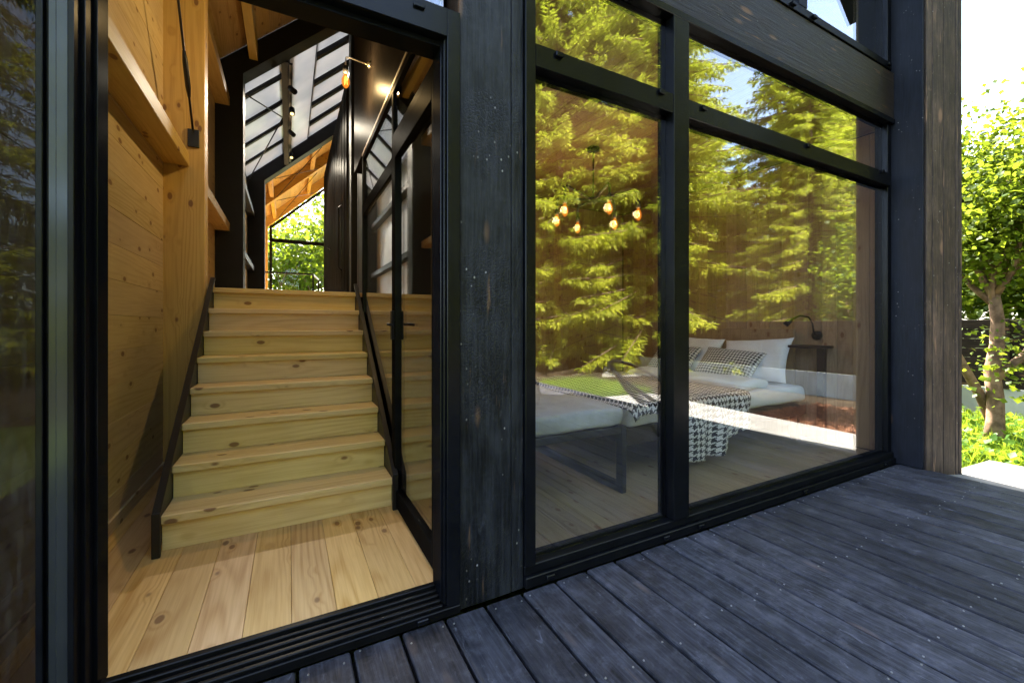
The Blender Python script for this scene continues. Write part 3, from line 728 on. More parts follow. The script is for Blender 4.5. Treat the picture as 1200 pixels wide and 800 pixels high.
# ================================================================== STAIRCASE
stair = empty('staircase', (0, 2.64, 0), 'knotty pine staircase with black steel stringers behind the open door', 'staircase')
RISE, RUN, NR = 1.434 / 8, 0.2335, 8
SX0, SX1 = -0.558, 0.566
for k in range(NR):
    y = 2.655 + k * RUN; zt = (k + 1) * RISE
    th = 0.040
    box('riser', (SX0 + 0.002, SX1 - 0.002), (y, y + 0.02), (k * RISE + 0.001, zt - th - 0.0005), 'stair_x', stair, bev=0.001)
    if k < NR - 1:
        box('tread', (SX0, SX1), (y - 0.028, y + RUN + 0.019), (zt - th, zt), 'stair_x', stair, bev=0.004)
    else:
        box('landing_nosing', (-0.62, 0.60), (y - 0.028, y + 0.02), (zt - th, zt + 0.001), 'stair_x', stair, bev=0.004)
for s, (xa, xb) in enumerate(((SX0 - 0.010, SX0 - 0.001), (SX1 + 0.001, SX1 + 0.010))):
    y0, y1 = 2.60, 4.30
    za, zb = RISE + 0.03, 1.434 + 0.075
    st = prism('stringer', [(y0, 0.002), (y1, 0.80), (y1, zb), (y0, za)], 'x', xa, xb, 'steel', stair)
    xm = (xa + xb) / 2
    bar('flange', (xm, y0 - 0.012, za), (xm, y1, zb + 0.006), 0.034, 0.020, 'steel', st)
    box('foot_bar', (xm - 0.017, xm + 0.017), (y0 - 0.024, y0 - 0.001), (0.001, za + 0.008), 'steel', st)

# landing railing at the far end of the middle bay
rl = empty('landing_railing', (0, 11.9, 1.434), 'black steel railing in front of the far gable window', 'railing')
for (a, b) in (((-0.60, 11.9, 2.42), (0.55, 11.9, 2.42)), ((-0.60, 11.9, 1.56), (0.55, 11.9, 1.56)), ((0.55, 11.9, 2.42), (0.75, 13.2, 2.42))):
    bar('rail', a, b, 0.03, 0.04, 'steel', rl)
for p in ((-0.60, 11.9), (0.55, 11.9), (0.75, 13.2)):
    box('post', (p[0] - 0.02, p[0] + 0.02), (p[1] - 0.02, p[1] + 0.02), (1.435, 2.40), 'steel', rl)

# ================================================================== LAMPS
def bulb_mesh():
    bm = bmesh.new()
    prof = [(0.0, 0.012), (0.018, 0.013), (0.03, 0.020), (0.055, 0.030), (0.085, 0.031), (0.108, 0.022), (0.122, 0.010), (0.127, 0.001)]
    tube_bm(bm, [(0, 0, -p[0]) for p in prof], [p[1] for p in prof], 14)
    return bm
def hang_bulb(parent, p, power, col=(1.0, 0.82, 0.58), soft=0.035):
    s = tube('bulb_socket', [(p[0], p[1], p[2] + 0.055), (p[0], p[1], p[2] + 0.05), (p[0], p[1], p[2] - 0.004)], [0.012, 0.021, 0.021], 'black', parent, 12)
    b = bm_obj('bulb', bulb_mesh(), 'bulb', s, p, True)
    bm = bmesh.new()
    for a in (0, 2.1, 4.2):
        tube_bm(bm, [(0.007 * math.cos(a), 0.007 * math.sin(a), -0.03), (0.012 * math.cos(a), 0.012 * math.sin(a), -0.095)], 0.0016, 5)
    bm_obj('filament', bm, 'filament', s, p)
    point_light('bulb_light', (p[0], p[1], p[2] - 0.06), power, col, soft, s)
HX, HY, HZ = 2.62, 3.24, 2.34
ch = empty('chandelier', (HX, HY, HZ), 'black six-armed chandelier with amber filament bulbs above the bed', 'chandelier')
tube('ceiling_rose', [(HX, HY, 2.844), (HX, HY, 2.815), (HX, HY, 2.80)], [0.06, 0.06, 0.012], 'black', ch, 16)
tube('stem', [(HX, HY, 2.80), (HX, HY, HZ)], 0.007, 'black', ch)
tube('hub', [(HX, HY, HZ + 0.03), (HX, HY, HZ + 0.025), (HX, HY, HZ - 0.03), (HX, HY, HZ - 0.035)], [0.01, 0.035, 0.035, 0.01], 'black', ch, 12)
for k in range(6):
    a = math.radians(k * 60 + 14); ca, sa = math.cos(a), math.sin(a); R = 0.42 if k % 2 else 0.36
    pts = [(HX + ca * 0.03, HY + sa * 0.03, HZ), (HX + ca * R * 0.93, HY + sa * R * 0.93, HZ + 0.05), (HX + ca * R, HY + sa * R, HZ + 0.03), (HX + ca * R, HY + sa * R, HZ - 0.06)]
    arm = tube('arm', pts, 0.013, 'black', ch)
    hang_bulb(ch, (HX + ca * R, HY + sa * R, HZ - 0.11), 0.95)
# wall lamp on the bulkhead over the stairs
wl_ = empty('wall_lamp', (0.60, 3.62, 3.22), 'brass arm wall lamp with single glowing amber bulb above the stairs', 'wall lamp')
tube('wall_plate', [(0.599, 3.62, 3.27), (0.585, 3.62, 3.27), (0.57, 3.62, 3.27)], [0.028, 0.028, 0.012], 'brass', wl_, 14)
tube('arm', [(0.575, 3.62, 3.27), (0.44, 3.62, 3.285), (0.41, 3.62, 3.28), (0.405, 3.62, 3.25), (0.405, 3.62, 3.20)], 0.006, 'brass', wl_)
hang_bulb(wl_, (0.405, 3.62, 3.155), 9.0, (1.0, 0.90, 0.72), 0.03)
# spot lights on the ceiling track
tr = empty('track_light', (0.04, 9.0, 4.9), 'black ceiling track with four tilted spotlights over the landing', 'track light')
box('track', (0.005, 0.05), (7.0, 11.2), (4.955, 4.985), 'steel', tr)
for i, y in enumerate((7.5, 8.25, 9.2, 10.4)):
    p = Vector((0.05, y, 4.84)); to = Vector((0.15, y - 2.0, 1.4)) if i in (1, 3) else Vector((1.0, y - 1.2, 3.6))
    d = (to - p).normalized()
    s = tube('spotlight', [p - d * 0.07, p - d * 0.065, p + d * 0.07], [0.02, 0.045, 0.045], 'black', tr, 14)
    tube('stem', [(0.03, y, 4.955), (0.045, y, 4.86)], 0.008, 'steel', s)
    tube('lens', [p + d * 0.066, p + d * 0.072], 0.030, 'spot_glow' if i in (1, 3) else 'black', s, 14)
    if i in (1, 3): spot_light('spot_beam', p + d * 0.09, to, 32.0, (1.0, 0.88, 0.68), 100, s)

# ================================================================== BEDROOM
bed = empty('bed', (3.6, 3.0, 0.0), 'dark wooden double bed with white mattress behind the window', 'bed')
def soft_box(name, x, y, z, mat, parent=None, r=0.05, n=3, noise=0.004, seg=10, seed=0):
    c = Vector(((x[0] + x[1]) / 2, (y[0] + y[1]) / 2, (z[0] + z[1]) / 2))
    bm = bmesh.new(); bm_box(bm, (0, 0, 0), (x[1] - x[0], y[1] - y[0], z[1] - z[0]))
    bmesh.ops.bevel(bm, geom=bm.edges[:], offset=r, segments=n, affect='EDGES', profile=0.5)
    bmesh.ops.subdivide_edges(bm, edges=[e for e in bm.edges if e.calc_length() > 0.15], cuts=seg, use_grid_fill=True)
    rs = random.Random(seed)
    for v in bm.verts:
        v.co += Vector((math.sin(v.co.y * 9 + seed) * noise, math.sin(v.co.x * 11 + v.co.z * 30) * noise, math.sin(v.co.x * 13 + 1) * math.cos(v.co.y * 8) * noise))
    return bm_obj(name, bm, mat, parent, c, True)
soft_box('mattress', (2.17, 4.48), (2.275, 3.95), (0.376, 0.530), 'cotton', bed, 0.045, 3, 0.005)
boxes('bed_frame', [((2.16, 4.50), (2.29, 2.33), (0.25, 0.372)), ((2.16, 4.50), (3.90, 3.94), (0.25, 0.372)), ((2.16, 2.20), (2.33, 3.90), (0.25, 0.372)), ((2.20, 4.50), (2.33, 3.90), (0.30, 0.36))], 'dark_wood', bed)
for (X, Y) in ((2.75, 2.36), (4.40, 2.32), (2.24, 3.90), (4.40, 3.90)):
    box('leg', (X - 0.04, X + 0.04), (Y - 0.02, Y + 0.05), (0.001, 0.249), 'dark_wood', bed)
box('headboard', (4.52, 4.56), (2.42, 4.1), (0.001, 1.08), 'bed_wall', bed)
def pillow(name, w_, h_, t_, mat, label, cat, loc, lean, group=None, rz=0.0, uvs=1.0, roll=0.0):
    n = 25
    V = []; UV = []
    for sgn in (1, -1):
        for i in range(n):
            for j in range(n):
                u = -1 + 2 * i / (n - 1); v = -1 + 2 * j / (n - 1)
                prof = max(0.0, (1 - abs(u) ** 2.6)) ** 0.5 * max(0.0, (1 - abs(v) ** 2.6)) ** 0.5
                edge = 1 - 0.10 * (1 - abs(v) ** 2) * abs(u) ** 3
                edge2 = 1 - 0.10 * (1 - abs(u) ** 2) * abs(v) ** 3
                wr_ = 0.006 * math.sin(7 * u + 5 * v * sgn + w_ * 40) * prof
                V.append((sgn * (t_ / 2 * prof ** 0.8 + wr_), u * w_ / 2 * edge, v * h_ / 2 * edge2))
                UV.append((u * w_ / 2 + 5, v * h_ / 2 + 5))
    F = []
    for s in range(2):
        for i in range(n - 1):
            for j in range(n - 1):
                a = s * n * n + i * n + j; q = (a, a + n, a + n + 1, a + 1)
                F.append(q if s == 0 else q[::-1])
    me = np_mesh(name, V, F, UV, True)
    o = link(name, me, mat, None, loc); o.rotation_euler = (roll, lean, rz)
    return tag(o, label, cat, group)
pillow('pillow', 0.70, 0.50, 0.17, 'cotton', 'plump white pillow leaning at the near end of the headboard', 'pillow', (4.31, 2.70, 0.755), 0.50, None, 0.05, roll=-0.08)
pillow('pillow', 0.70, 0.50, 0.17, 'cotton', 'plump white pillow at the far end of the headboard, cut by the mullion', 'pillow', (4.31, 3.45, 0.755), 0.48, None, -0.05, roll=0.05)
pillow('cushion', 0.66, 0.44, 0.15, 'hound_s', 'black and white patterned cushion in front of the near white pillow', 'cushion', (4.10, 2.86, 0.700), 0.78, None, 0.10, roll=0.08)
pillow('cushion', 0.66, 0.44, 0.15, 'hound_s', 'black and white patterned cushion in front of the far white pillow', 'cushion', (4.10, 3.58, 0.700), 0.72, None, -0.05)
dv = soft_box('duvet', (3.50, 3.98), (2.33, 3.75), (0.530, 0.615), 'cotton', None, 0.042, 4, 0.017, seed=3)
tag(dv, 'white folded duvet lying across the bed before the cushions', 'duvet')
# houndstooth throw: cloth draped over the near side and the foot of the bed
def throw():
    nu, nv = 84, 84; V = []; UV = []
    for i in range(nu):
        for j in range(nv):
            a = i / (nu - 1); b = j / (nv - 1)
            x = 2.12 + a * 1.36 + 0.10 * (1 - b) * a        # across the foot end
            hl = 0.10 + 0.38 * min(1, max(0, (a - 0.29) / 0.08)) * (1 - 0.75 * abs(min(1, max(0, (a - 0.62) / 0.38))) ** 1.3); s = b * (1.64 + hl)                                     # from the far side to the hanging near edge
            hang_start = 1.64
            skew = 0.0
            s2 = s * (1 + skew * 0.18)
            if s2 < hang_start:
                y = 3.90 - s2; z = 0.548 + 0.006 * math.sin(x * 23 + y * 9) + (0.03 * max(0, 0.2 - abs(a - 0.9)))
            else:
                d = s2 - hang_start; r = 0.05
                if d < r * 1.57:
                    th_ = d / r; y = 3.90 - hang_start - r * math.sin(th_); z = 0.548 - r * (1 - math.cos(th_))
                else:
                    y = 3.90 - hang_start - r; z = 0.548 - r - (d - r * 1.57)
                fold = min(1, d / 0.25)
                y -= 0.045 * fold * (1 + math.sin(x * 21 + 0.7)) + 0.012 * fold * math.sin(x * 57) ; x += 0.012 * fold * math.sin(x * 19) - 0.30 * max(0, a - 0.5) * fold * d
            if a < 0.03: z -= 0.03
            V.append((x, y, max(z, 0.03))); UV.append((a * 1.36 + 3, s + 3))
    V = np.array(V); F = []
    for i in range(nu - 1):
        for j in range(nv - 1):
            q = i * nv + j; F.append((q, q + nv, q + nv + 1, q + 1))
    c = V.mean(0); o = link('throw', np_mesh('throw', V - c, F, UV, True), 'hound', None, c)
    md = o.modifiers.new('thickness', 'SOLIDIFY'); md.thickness = 0.008
    tag(o, 'black and white houndstooth throw hanging over the side of the bed', 'throw')
throw()
# bench in front of the bed foot
bn = empty('bench', (1.6, 2.8, 0.0), 'low black steel bench with pale grey cushion near the window', 'bench')
for X in (1.24, 1.975):
    boxes('side_frame', [((X - 0.02, X + 0.02), (2.12, 2.18), (0.001, 0.45)), ((X - 0.02, X + 0.02), (3.50, 3.56), (0.001, 0.45)),
                         ((X - 0.02, X + 0.02), (2.18, 3.50), (0.001, 0.062)), ((X - 0.02, X + 0.02), (2.18, 3.50), (0.39, 0.45))], 'steel', bn)
boxes('cross_bar', [((1.26, 1.955), (2.13, 2.17), (0.40, 0.445)), ((1.26, 1.955), (3.51, 3.55), (0.40, 0.445))], 'steel', bn)
soft_box('cushion', (1.23, 1.985), (2.125, 3.56), (0.452, 0.575), 'bench_fabric', bn, 0.03, 3, 0.006, seed=5)
# reading lamp on the right wall
rd = empty('reading_lamp', (4.62, 2.25, 1.02), 'small black gooseneck reading lamp beside the headboard', 'reading lamp')
tube('base', [(4.622, 2.25, 1.02), (4.60, 2.25, 1.02), (4.585, 2.25, 1.02)], [0.045, 0.045, 0.02], 'black', rd, 16)
tube('gooseneck', [(4.59, 2.25, 1.02), (4.55, 2.25, 1.06), (4.54, 2.255, 1.14), (4.52, 2.28, 1.20), (4.47, 2.33, 1.215), (4.42, 2.38, 1.18)], 0.008, 'black', rd)
tube('lamp_head', [(4.425, 2.375, 1.185), (4.41, 2.395, 1.165), (4.38, 2.42, 1.125)], [0.012, 0.024, 0.028], 'black', rd, 12)
nsd = empty('nightstand', (4.5, 2.12, 0), 'narrow dark nightstand between the bed head and the wall', 'nightstand')
box('top', (4.38, 4.60), (2.10, 2.40), (0.90, 0.925), 'dark_wood', nsd)
box('leg', (4.50, 4.56), (2.14, 2.20), (0.001, 0.899), 'dark_wood', nsd)

# ================================================================== GARDEN FURNITURE (stands on the deck, seen in the glass)
def cord_chair(loc, rz, label):
    t = empty('cord_chair', (loc[0], loc[1], DZ), label, 'chair', 'cord chairs on the deck')
    R = Matrix.Rotation(rz, 3, 'Z'); L = Vector((loc[0], loc[1], DZ))
    def w2(p): return L + R @ Vector(p)
    ring = []
    for k in range(28):
        a = 2 * math.pi * k / 28
        ring.append((0.36 * math.cos(a), 0.40 * math.sin(a), 0.52 + 0.24 * math.sin(a) + 0.02 * math.cos(2 * a)))
    tube('rim', [w2(p) for p in ring + ring[:2]], 0.019, 'steel', t)
    c = (0, -0.02, 0.28)
    tube('seat_ring', [w2((0.07 * math.cos(a), -0.02 + 0.07 * math.sin(a), 0.28)) for a in [2 * math.pi * k / 12 for k in range(14)]], 0.008, 'steel', t)
    bm = bmesh.new(); o0 = w2((0, 0, 0))
    for k in range(56):
        a = 2 * math.pi * k / 56
        p = Vector((0.36 * math.cos(a), 0.40 * math.sin(a), 0.52 + 0.24 * math.sin(a)))
        q = Vector((0.07 * math.cos(a), -0.02 + 0.07 * math.sin(a), 0.28)); m = (p + q) / 2 - Vector((0, 0, 0.05))
        tube_bm(bm, [w2(p) - o0, w2(m) - o0, w2(q) - o0], 0.004, 4, False)
    bm_obj('cord', bm, 'black', t, o0)['kind'] = 'stuff'
    for sx in (-1, 1):
        tube('leg', [w2((sx * 0.26, -0.28, 0.0)), w2((sx * 0.10, 0.02, 0.285)), w2((sx * 0.24, 0.26, 0.0))], 0.010, 'steel', t)
cord_chair((3.62, -0.22), math.radians(160), 'black cord lounge chair reflected in the left pane beside the mullion')
cord_chair((1.95, -0.50), math.radians(200), 'black cord lounge chair whose legs show in the glass next to the pillar')

# ================================================================== VEGETATION
def leaf_cloud(centers, n_per, spread, size, rng, shape='leaf', droop=0.3):
    """many folded leaves of four triangles (as two quads) around the centres"""
    c = np.repeat(np.asarray(centers), n_per, 0); n = len(c)
    d = rng.normal(size=(n, 3)); d /= np.linalg.norm(d, axis=1)[:, None]
    p = c + d * (rng.random((n, 1)) ** 0.5) * spread
    ax = rng.normal(size=(n, 3)) + np.array([0, 0, -droop]); ax /= np.linalg.norm(ax, axis=1)[:, None]
    up = rng.normal(size=(n, 3)) * 0.5 + np.array([0, 0, 1.0])
    sd_ = np.cross(ax, up); sd_ /= np.linalg.norm(sd_, axis=1)[:, None] + 1e-9
    nr = np.cross(sd_, ax)
    s = size * (0.6 + 0.7 * rng.random((n, 1)))
    v = np.stack([p, p + ax * s * 0.45 + sd_ * s * 0.46 + nr * s * 0.10, p + ax * s, p + ax * s * 0.45 - sd_ * s * 0.46 + nr * s * 0.10], 1)
    f = np.arange(n)[:, None] * 4
    faces = np.concatenate([np.hstack([f, f + 1, f + 2]), np.hstack([f, f + 2, f + 3])], 0)
    return v.reshape(-1, 3), faces

def grow_limbs(base, rng, n_main, height, spread, r0, lean=(0, 0), fork=1.3):
    """trunk with limbs: returns list of (points, radii) and tips"""
    limbs = []; tips = []
    b = Vector(base)
    pts = [b]; 
    for k in range(1, 7):
        f = k / 6
        pts.append(b + Vector((lean[0] * f + 0.02 * math.sin(k * 1.7), lean[1] * f + 0.02 * math.cos(k * 2.1), fork * f)))
    rad = [r0 * (1.25 if k == 0 else 1.0) * (1 - 0.35 * k / 6) for k in range(7)]
    limbs.append((pts, rad)); top = pts[-1]
    for m in range(n_main):
        a = 2 * math.pi * (m + rng.random() * 0.6) / n_main; el = 0.55 + 0.8 * rng.random()
        ln = (height - fork) * (0.55 + 0.5 * rng.random())
        d = Vector((math.cos(a) * math.cos(el) * spread, math.sin(a) * math.cos(el) * spread, math.sin(el))).normalized()
        p = [top + Vector((0, 0, -0.05 * (m % 3)))]; q = [r0 * 0.45]
        for k in range(1, 7):
            d = (d + Vector(rng.normal(size=3) * 0.16) + Vector((0, 0, 0.05))).normalized()
            p.append(p[-1] + d * ln / 6); q.append(r0 * 0.45 * (1 - k / 7))
            if k >= 2:
                for t_ in range(2):
                    dd = (d + Vector(rng.normal(size=3) * 0.75)).normalized(); l2 = ln * (0.22 + 0.2 * rng.random())
                    e = [p[-1], p[-1] + dd * l2 * 0.5 + Vector((0, 0, 0.04)), p[-1] + dd * l2]
                    limbs.append((e, [q[-1] * 0.5, q[-1] * 0.35, 0.004])); tips += [e[1], e[2]]
        limbs.append((p, q)); tips.append(p[-1])
    return limbs, tips
def limb_mesh(name, limbs, org, seg=8):
    bm = bmesh.new()
    for p, r in limbs: tube_bm(bm, [v - org for v in p], r, seg if r[0] > 0.03 else 5)
    me = bpy.data.meshes.new(name); bm.to_mesh(me); bm.free()
    me.polygons.foreach_set('use_smooth', [True] * len(me.polygons)); return me

# deciduous trees
def broad_tree(loc, seed, height, spread, r0, label, lean=(0, 0), fork=1.3, n_main=7, nleaf=26, size=0.10, cl=0.34, extra=None, group=None, name='maple_tree'):
    rng = np.random.default_rng(seed); org = Vector(loc)
    t = empty(name, loc, label, 'tree', group)
    limbs, tips = grow_limbs(Vector((0, 0, 0)), rng, n_main, height, spread, r0, lean, fork)
    if extra: limbs += extra[0]; tips += extra[1]
    me = limb_mesh('trunk', limbs, Vector((0, 0, 0))); me.materials.append(M['bark'])
    link('trunk', me, None, t, loc)
    V, F = leaf_cloud([tuple(p) for p in tips], nleaf, cl, size, rng)
    link('crown', np_mesh('crown', V, F), 'leaf_maple', t, loc)
    return t
ex_l = [([Vector((0.35, 0.05, 0.0)), Vector((0.25, 0.07, 0.25)), Vector((0.06, 0.11, 0.55)), Vector((-0.20, 0.16, 0.85)), Vector((-0.40, 0.22, 1.15)), Vector((-0.46, 0.25, 1.5))], [0.06, 0.055, 0.05, 0.045, 0.035, 0.02]),
        ([Vector((0.02, 0.0, 0.75)), Vector((0.22, -0.2, 1.05)), Vector((0.3, -0.35, 1.5)), Vector((0.4, -0.4, 2.2))], [0.05, 0.04, 0.03, 0.015])]
ex_t = [Vector((-0.08, -0.12, 0.98)), Vector((0.10, -0.22, 1.00)), Vector((0.28, -0.35, 0.98)), Vector((-0.2, -0.05, 0.92)), Vector((0.35, -0.4, 1.2)), Vector((0.4, -0.4, 2.0))]
broad_tree((6.95, 1.62, GZ), 3, 3.55, 1.0, 0.080, 'slender forked garden tree with yellow green leaves right of the house', (0.12, 0.0), 1.70, 9, 80, 0.062, 0.48, (ex_l, ex_t))
for i, (x, y, s, h) in enumerate(((11.6, 4.6, 41, 4.4), (11.4, 1.2, 42, 3.9), (14.5, 2.6, 43, 4.9), (12.5, 7.5, 45, 6.0))):
    broad_tree((x, y, GZ), s, h, 1.1, 0.14, ('leafy tree standing behind the plank fence, second in line from the house', 'lower leafy tree just behind the plank fence', 'tall leafy tree farthest behind the plank fence',
               'leafy tree behind the fence hidden mostly by the house corner')[i], (0.1, 0.1), 1.6, 8, 60, 0.12, 0.62, None, 'trees beyond the fence')
for i, (x, y, s, h) in enumerate(((-0.8, 23.0, 51, 7.5), (1.6, 24.5, 52, 8.5), (0.2, 28.0, 53, 9.0))):
    broad_tree((x, y, GZ), s, h, 1.1, 0.16, ('left leafy tree seen through the far gable window', 'right leafy tree seen through the far gable window', 'rearmost leafy tree seen through the far gable window')[i],
               (0.1, 0.0), 2.0, 8, 36, 0.20, 0.7, None, 'trees behind the house')

# spruces behind the photographer, seen in the glass
def spruce_mesh(seed, H=18.0, R=4.2):
    rng = np.random.default_rng(seed); V = []; limbs = []
    pts = []; dirs = []; size = []
    z = 0.6
    while z < H - 0.3:
        nb = 8; 
        for k in range(nb):
            a = rng.random() * 2 * math.pi
            L = R * (1 - (z / H)) ** 0.75 * (0.75 + 0.4 * rng.random()) + 0.25
            ns = max(5, int(L / 0.15))
            s = np.linspace(0.08, 1, ns)
            drop = -(0.30 + 0.25 * rng.random()) * L * s ** 1.3 + 0.16 * L * s ** 3
            r = L * s
            ca, sa = math.cos(a), math.sin(a)
            sp = np.stack([r * ca, r * sa, z + 0.18 * L + drop], 1)
            limbs.append(([Vector((0, 0, z + 0.15 * L)), Vector(sp[ns // 2]), Vector(sp[-1])], [0.03 + 0.008 * L, 0.018, 0.004]))
            out = np.array([ca, sa, -0.1]); side = np.array([-sa, ca, 0.0])
            for sgn in (-1, 1, 0):
                m = 2 if sgn else 1
                for q in range(m):
                    j = rng.normal(size=(ns, 3)) * 0.22
                    d = out * 0.5 + side * sgn * (0.7 if q == 0 else 0.3) + np.array([0, 0, -0.95 if q else -0.35]) + j * 1.3
                    d /= np.linalg.norm(d, axis=1)[:, None]
                    ll = (0.20 + 0.26 * np.sin(np.pi * np.clip(s, 0.05, 0.97)) ** 0.8) * (0.7 + 0.6 * rng.random(ns)) * min(1.0, 0.5 + L / 3)
                    pts.append(sp); dirs.append(d); size.append(ll)
        z += 0.30 + 0.06 * rng.random()
    p = np.concatenate(pts); d = np.concatenate(dirs); l = np.concatenate(size)[:, None]
    n = len(p); out = []; fac = []
    # each twig: a spray of three narrow needle blades
    base = 0
    for off in (-0.75, -0.35, 0.0, 0.4, 0.8):
        perp = np.cross(d, rng.normal(size=(n, 3)) * 0.35 + np.array([0, 0, 1.0])); perp /= np.linalg.norm(perp, axis=1)[:, None]
        dd = d + perp * off + rng.normal(size=(n, 3)) * 0.08; dd /= np.linalg.norm(dd, axis=1)[:, None]
        w_ = perp * 0.019
        st = p + d * l * (0.1 + 0.45 * (1 - abs(off)) if off else 0.0)
        ln = l * (0.42 if off else 1.0)
        v = np.stack([st, st + dd * ln * 0.45 + w_, st + dd * ln, st + dd * ln * 0.45 - w_ + np.array([0, 0, -0.012])], 1).reshape(-1, 3)
        f = base + np.arange(n)[:, None] * 4
        fac.append(np.hstack([f, f + 1, f + 2, f + 3])); out.append(v); base += n * 4
    crown = np_mesh('crown', np.concatenate(out), np.concatenate(fac))
    limbs.append(([Vector((0, 0, 0)), Vector((0.03, 0, 0.5)), Vector((0, 0, H * 0.5)), Vector((0, 0, H))], [0.26, 0.2, 0.12, 0.01]))
    tr_ = limb_mesh('trunk', limbs, Vector((0, 0, 0)), 9)
    crown.materials.append(M['leaf_spruce']); tr_.materials.append(M['spruce_bark'])
    return crown, tr_
sprA = spruce_mesh(5); sprB = spruce_mesh(9, 16.0, 4.4)
SPR = [(8.6, -9.2, 1.0, 'A'), (10.6, -6.6, 0.95, 'B'), (13.2, -9.8, 1.1, 'A'), (15.8, -5.2, 0.80, 'B'), (19.5, -3.0, 0.72, 'A'), (7.0, -13.5, 1.15, 'B'), (23.0, -7.5, 0.85, 'B'),
       (17.0, -13.0, 1.1, 'A'), (-2.0, -13.0, 1.1, 'B'), (-7.5, -11.0, 1.0, 'A'), (14.8, -1.6, 0.55, 'A'), (11.9, -2.6, 0.52, 'B'), (12.4, -4.9, 0.36, 'A'), (11.2, -10.6, 1.0, 'A'), (9.4, -11.6, 1.05, 'B'), (13.6, 0.4, 0.5, 'B')]
for i, (x, y, s, k) in enumerate(SPR):
    cr, tk = sprA if k == 'A' else sprB
    t = empty('spruce_tree', (x, y, GZ), None, 'tree', 'spruces across the lawn')
    lab = ('drooping sunlit spruce reflected beside the pillar in the left pane', 'spruce with dark trunk foot reflected behind the chandelier', 'tall spruce reflected next to the mullion',
           'bright spruce reflected in the middle of the right pane', 'spruce reflected at the right edge of the right pane', 'spruce reflected behind the others at far left of the window',
           'distant spruce reflected in the right pane under the sky gap', 'spruce far back in the reflection right behind the mullion', 'spruce greening the polished strip of the left door jamb',
           'leftmost spruce, mirrored only in the narrow pane left of the door', 'young low spruce reflected near the reading lamp', 'small spruce right behind the fence, reflected above the reading lamp', 'half-grown spruce reflected in the right pane close to the mullion',
           'spruce filling the reflection between chandelier and mullion', 'spruce filling the reflection left of the chandelier', 'small spruce reflected beside the splayed cladding')
    t['label'] = lab[i]
    for nm, me in (('crown', cr), ('trunk', tk)):
        o = bpy.data.objects.new(nm, me); C.objects.link(o); o.parent = t
    t.scale = (s, s, s); t.rotation_euler = (0, 0, i * 1.9)

for i, (x, y, sc_) in enumerate(((5.0, -21.0, 1.0), (11.0, -20.0, 1.1), (17.5, -19.0, 1.0), (23.5, -15.0, 1.05), (29.0, -9.0, 1.0), (27.0, -3.0, 0.8))):
    cr, tk = sprB if i % 2 else sprA
    t = empty('spruce_tree', (x, y, GZ), 'spruce in the dense far row closing the reflected garden', 'tree', 'far row of spruces')
    for nm, me in (('crown', cr), ('trunk', tk)):
        o = bpy.data.objects.new(nm, me); C.objects.link(o); o.parent = t
    t.scale = (sc_, sc_, sc_); t.rotation_euler = (0, 0, i * 2.3 + 0.5)

# grass: blades on the lawn near the path, and broad weeds below the garden tree
def blades(n, poly_fn, hmin, hmax, wid, rng, zbase):
    pos = poly_fn(n, rng); n = len(pos)
    a = rng.random(n) * 2 * math.pi; h = hmin + (hmax - hmin) * rng.random(n) ** 1.5
    b = np.stack([pos[:, 0], pos[:, 1], np.full(n, zbase)], 1)
    s = np.stack([np.cos(a), np.sin(a), np.zeros(n)], 1) * wid
    lean = rng.normal(size=(n, 3)) * 0.35; lean[:, 2] = 1; lean /= np.linalg.norm(lean, axis=1)[:, None]
    m_ = b + lean * h[:, None] * 0.55; bend = lean + rng.normal(size=(n, 3)) * 0.3; tip = m_ + bend * h[:, None] * 0.45
    V = np.stack([b - s, b + s, m_ + s * 0.7, m_ - s * 0.7, tip], 1).reshape(-1, 3); f = np.arange(n)[:, None] * 5
    F = np.concatenate([np.hstack([f, f + 1, f + 2]), np.hstack([f, f + 2, f + 3]), np.hstack([f + 3, f + 2, f + 4])], 0)
    return V, F
def rect(xa, xb, ya, yb): return lambda n, r: np.stack([xa + (xb - xa) * r.random(n), ya + (yb - ya) * r.random(n)], 1)
rg = np.random.default_rng(77)
V, F = blades(24000, rect(4.66, 6.0, -4.3, -2.32), 0.10, 0.27, 0.005, rg, 0.0)
tag(link('lawn_grass', np_mesh('lawn_grass', V, F), 'grass', None, (0, 0, GZ)), 'long bright lawn grass beyond the deck', 'grass', kind='stuff')
V, F = blades(22000, lambda n, r: (lambda p: p[(p[:, 0] > 5.9) | (p[:, 1] > 1.45)])(rect(4.9, 8.85, 0.9, 5.0)(n, r)), 0.06, 0.22, 0.005, rg, 0.0)
V2, F2 = leaf_cloud([(x, y, 0.02 + 0.10 * rg.random()) for x, y in (lambda p: p[(p[:, 0] > 5.8) | (p[:, 1] > 1.45)])(rect(5.0, 8.8, 1.0, 4.5)(900, rg))], 7, 0.09, 0.07, rg, droop=-0.3)
tag(link('garden_grass', np_mesh('garden_grass', V, F), 'grass', None, (0, 0, GZ)), 'fresh green grass under the garden tree', 'grass', kind='stuff')
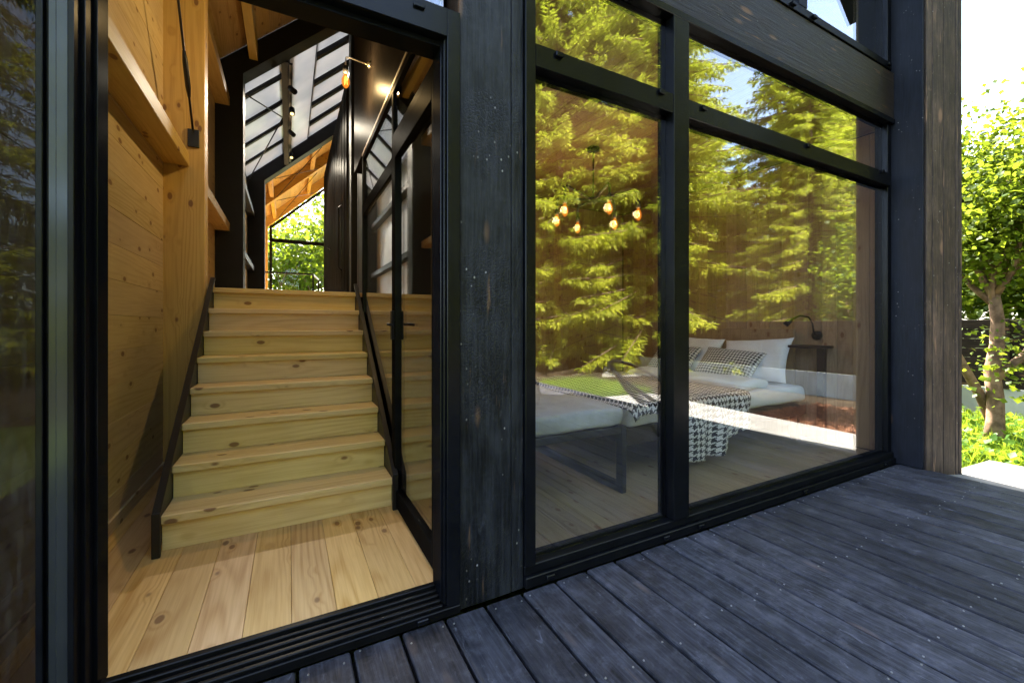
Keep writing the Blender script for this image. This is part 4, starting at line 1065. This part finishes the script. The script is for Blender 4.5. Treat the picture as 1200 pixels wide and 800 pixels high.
tag(link('ground_cover', np_mesh('ground_cover', V2, F2), 'weed', None, (0, 0, GZ)), 'leafy ground cover round the garden tree', 'plants', kind='stuff')
# bark chips
n = 5000; pos = np.stack([5.9 + 2.0 * rg.random(n), -0.5 + 1.5 * rg.random(n)], 1)
V, F = blades(n, lambda n_, r: pos, 0.02, 0.06, 0.02, rg, 0.0)
tag(link('bark_mulch', np_mesh('bark_mulch', V, F), 'mulch', None, (0, 0, GZ + 0.02)), 'red brown bark chips beside the path', 'mulch', kind='stuff')

# ================================================================== FENCE
fn = empty('plank_fence', (8.95, 3.0, GZ), 'dark horizontal plank fence on a pale concrete plinth', 'fence')
box('plinth', (8.915, 8.985), (-6.0, 9.0), (GZ - 0.1, 0.22), 'plinth', fn, bev=0.006)
pz = 0.235; 
for k in range(7):
    box('plank', (8.93 + random.uniform(-0.004, 0.004), 8.965), (-6.0, 9.0), (pz + k * 0.138, pz + k * 0.138 + 0.1355), 'fence', fn, bev=0.003)
for y in (-5.9, -4.0, -2.1, -0.2, 1.95, 3.9, 5.8, 7.7):
    box('post', (8.90, 8.929), (y - 0.03, y + 0.03), (0.222, 1.21), 'fence', fn)

# clipped hedge behind the fence
hg = empty('hedge', (10.6, 2.0, GZ), 'leafy green hedge showing just above the plank fence', 'hedge')
rh = np.random.default_rng(21)
hc = np.stack([10.0 + 1.2 * rh.random(420), -1.5 + 8.0 * rh.random(420), 0.2 + 2.3 * rh.random(420) ** 0.8], 1)
V, F = leaf_cloud(hc, 26, 0.42, 0.11, rh)
link('foliage', np_mesh('foliage', V - np.array([10.6, 2.0, 0]), F), 'leaf_maple', hg, (10.6, 2.0, GZ))
lb = []
for k in range(16):
    y = -1.2 + k * 0.5; x = 10.3 + 0.6 * rh.random()
    lb.append(([Vector((x - 10.6, y - 2.0, 0)), Vector((x - 10.5, y - 1.9, 0.9)), Vector((x - 10.6, y - 2.0, 1.9))], [0.03, 0.02, 0.006]))
mh = limb_mesh('stem', lb, Vector((0, 0, 0))); mh.materials.append(M['bark'])
link('stem', mh, None, hg, (10.6, 2.0, GZ))
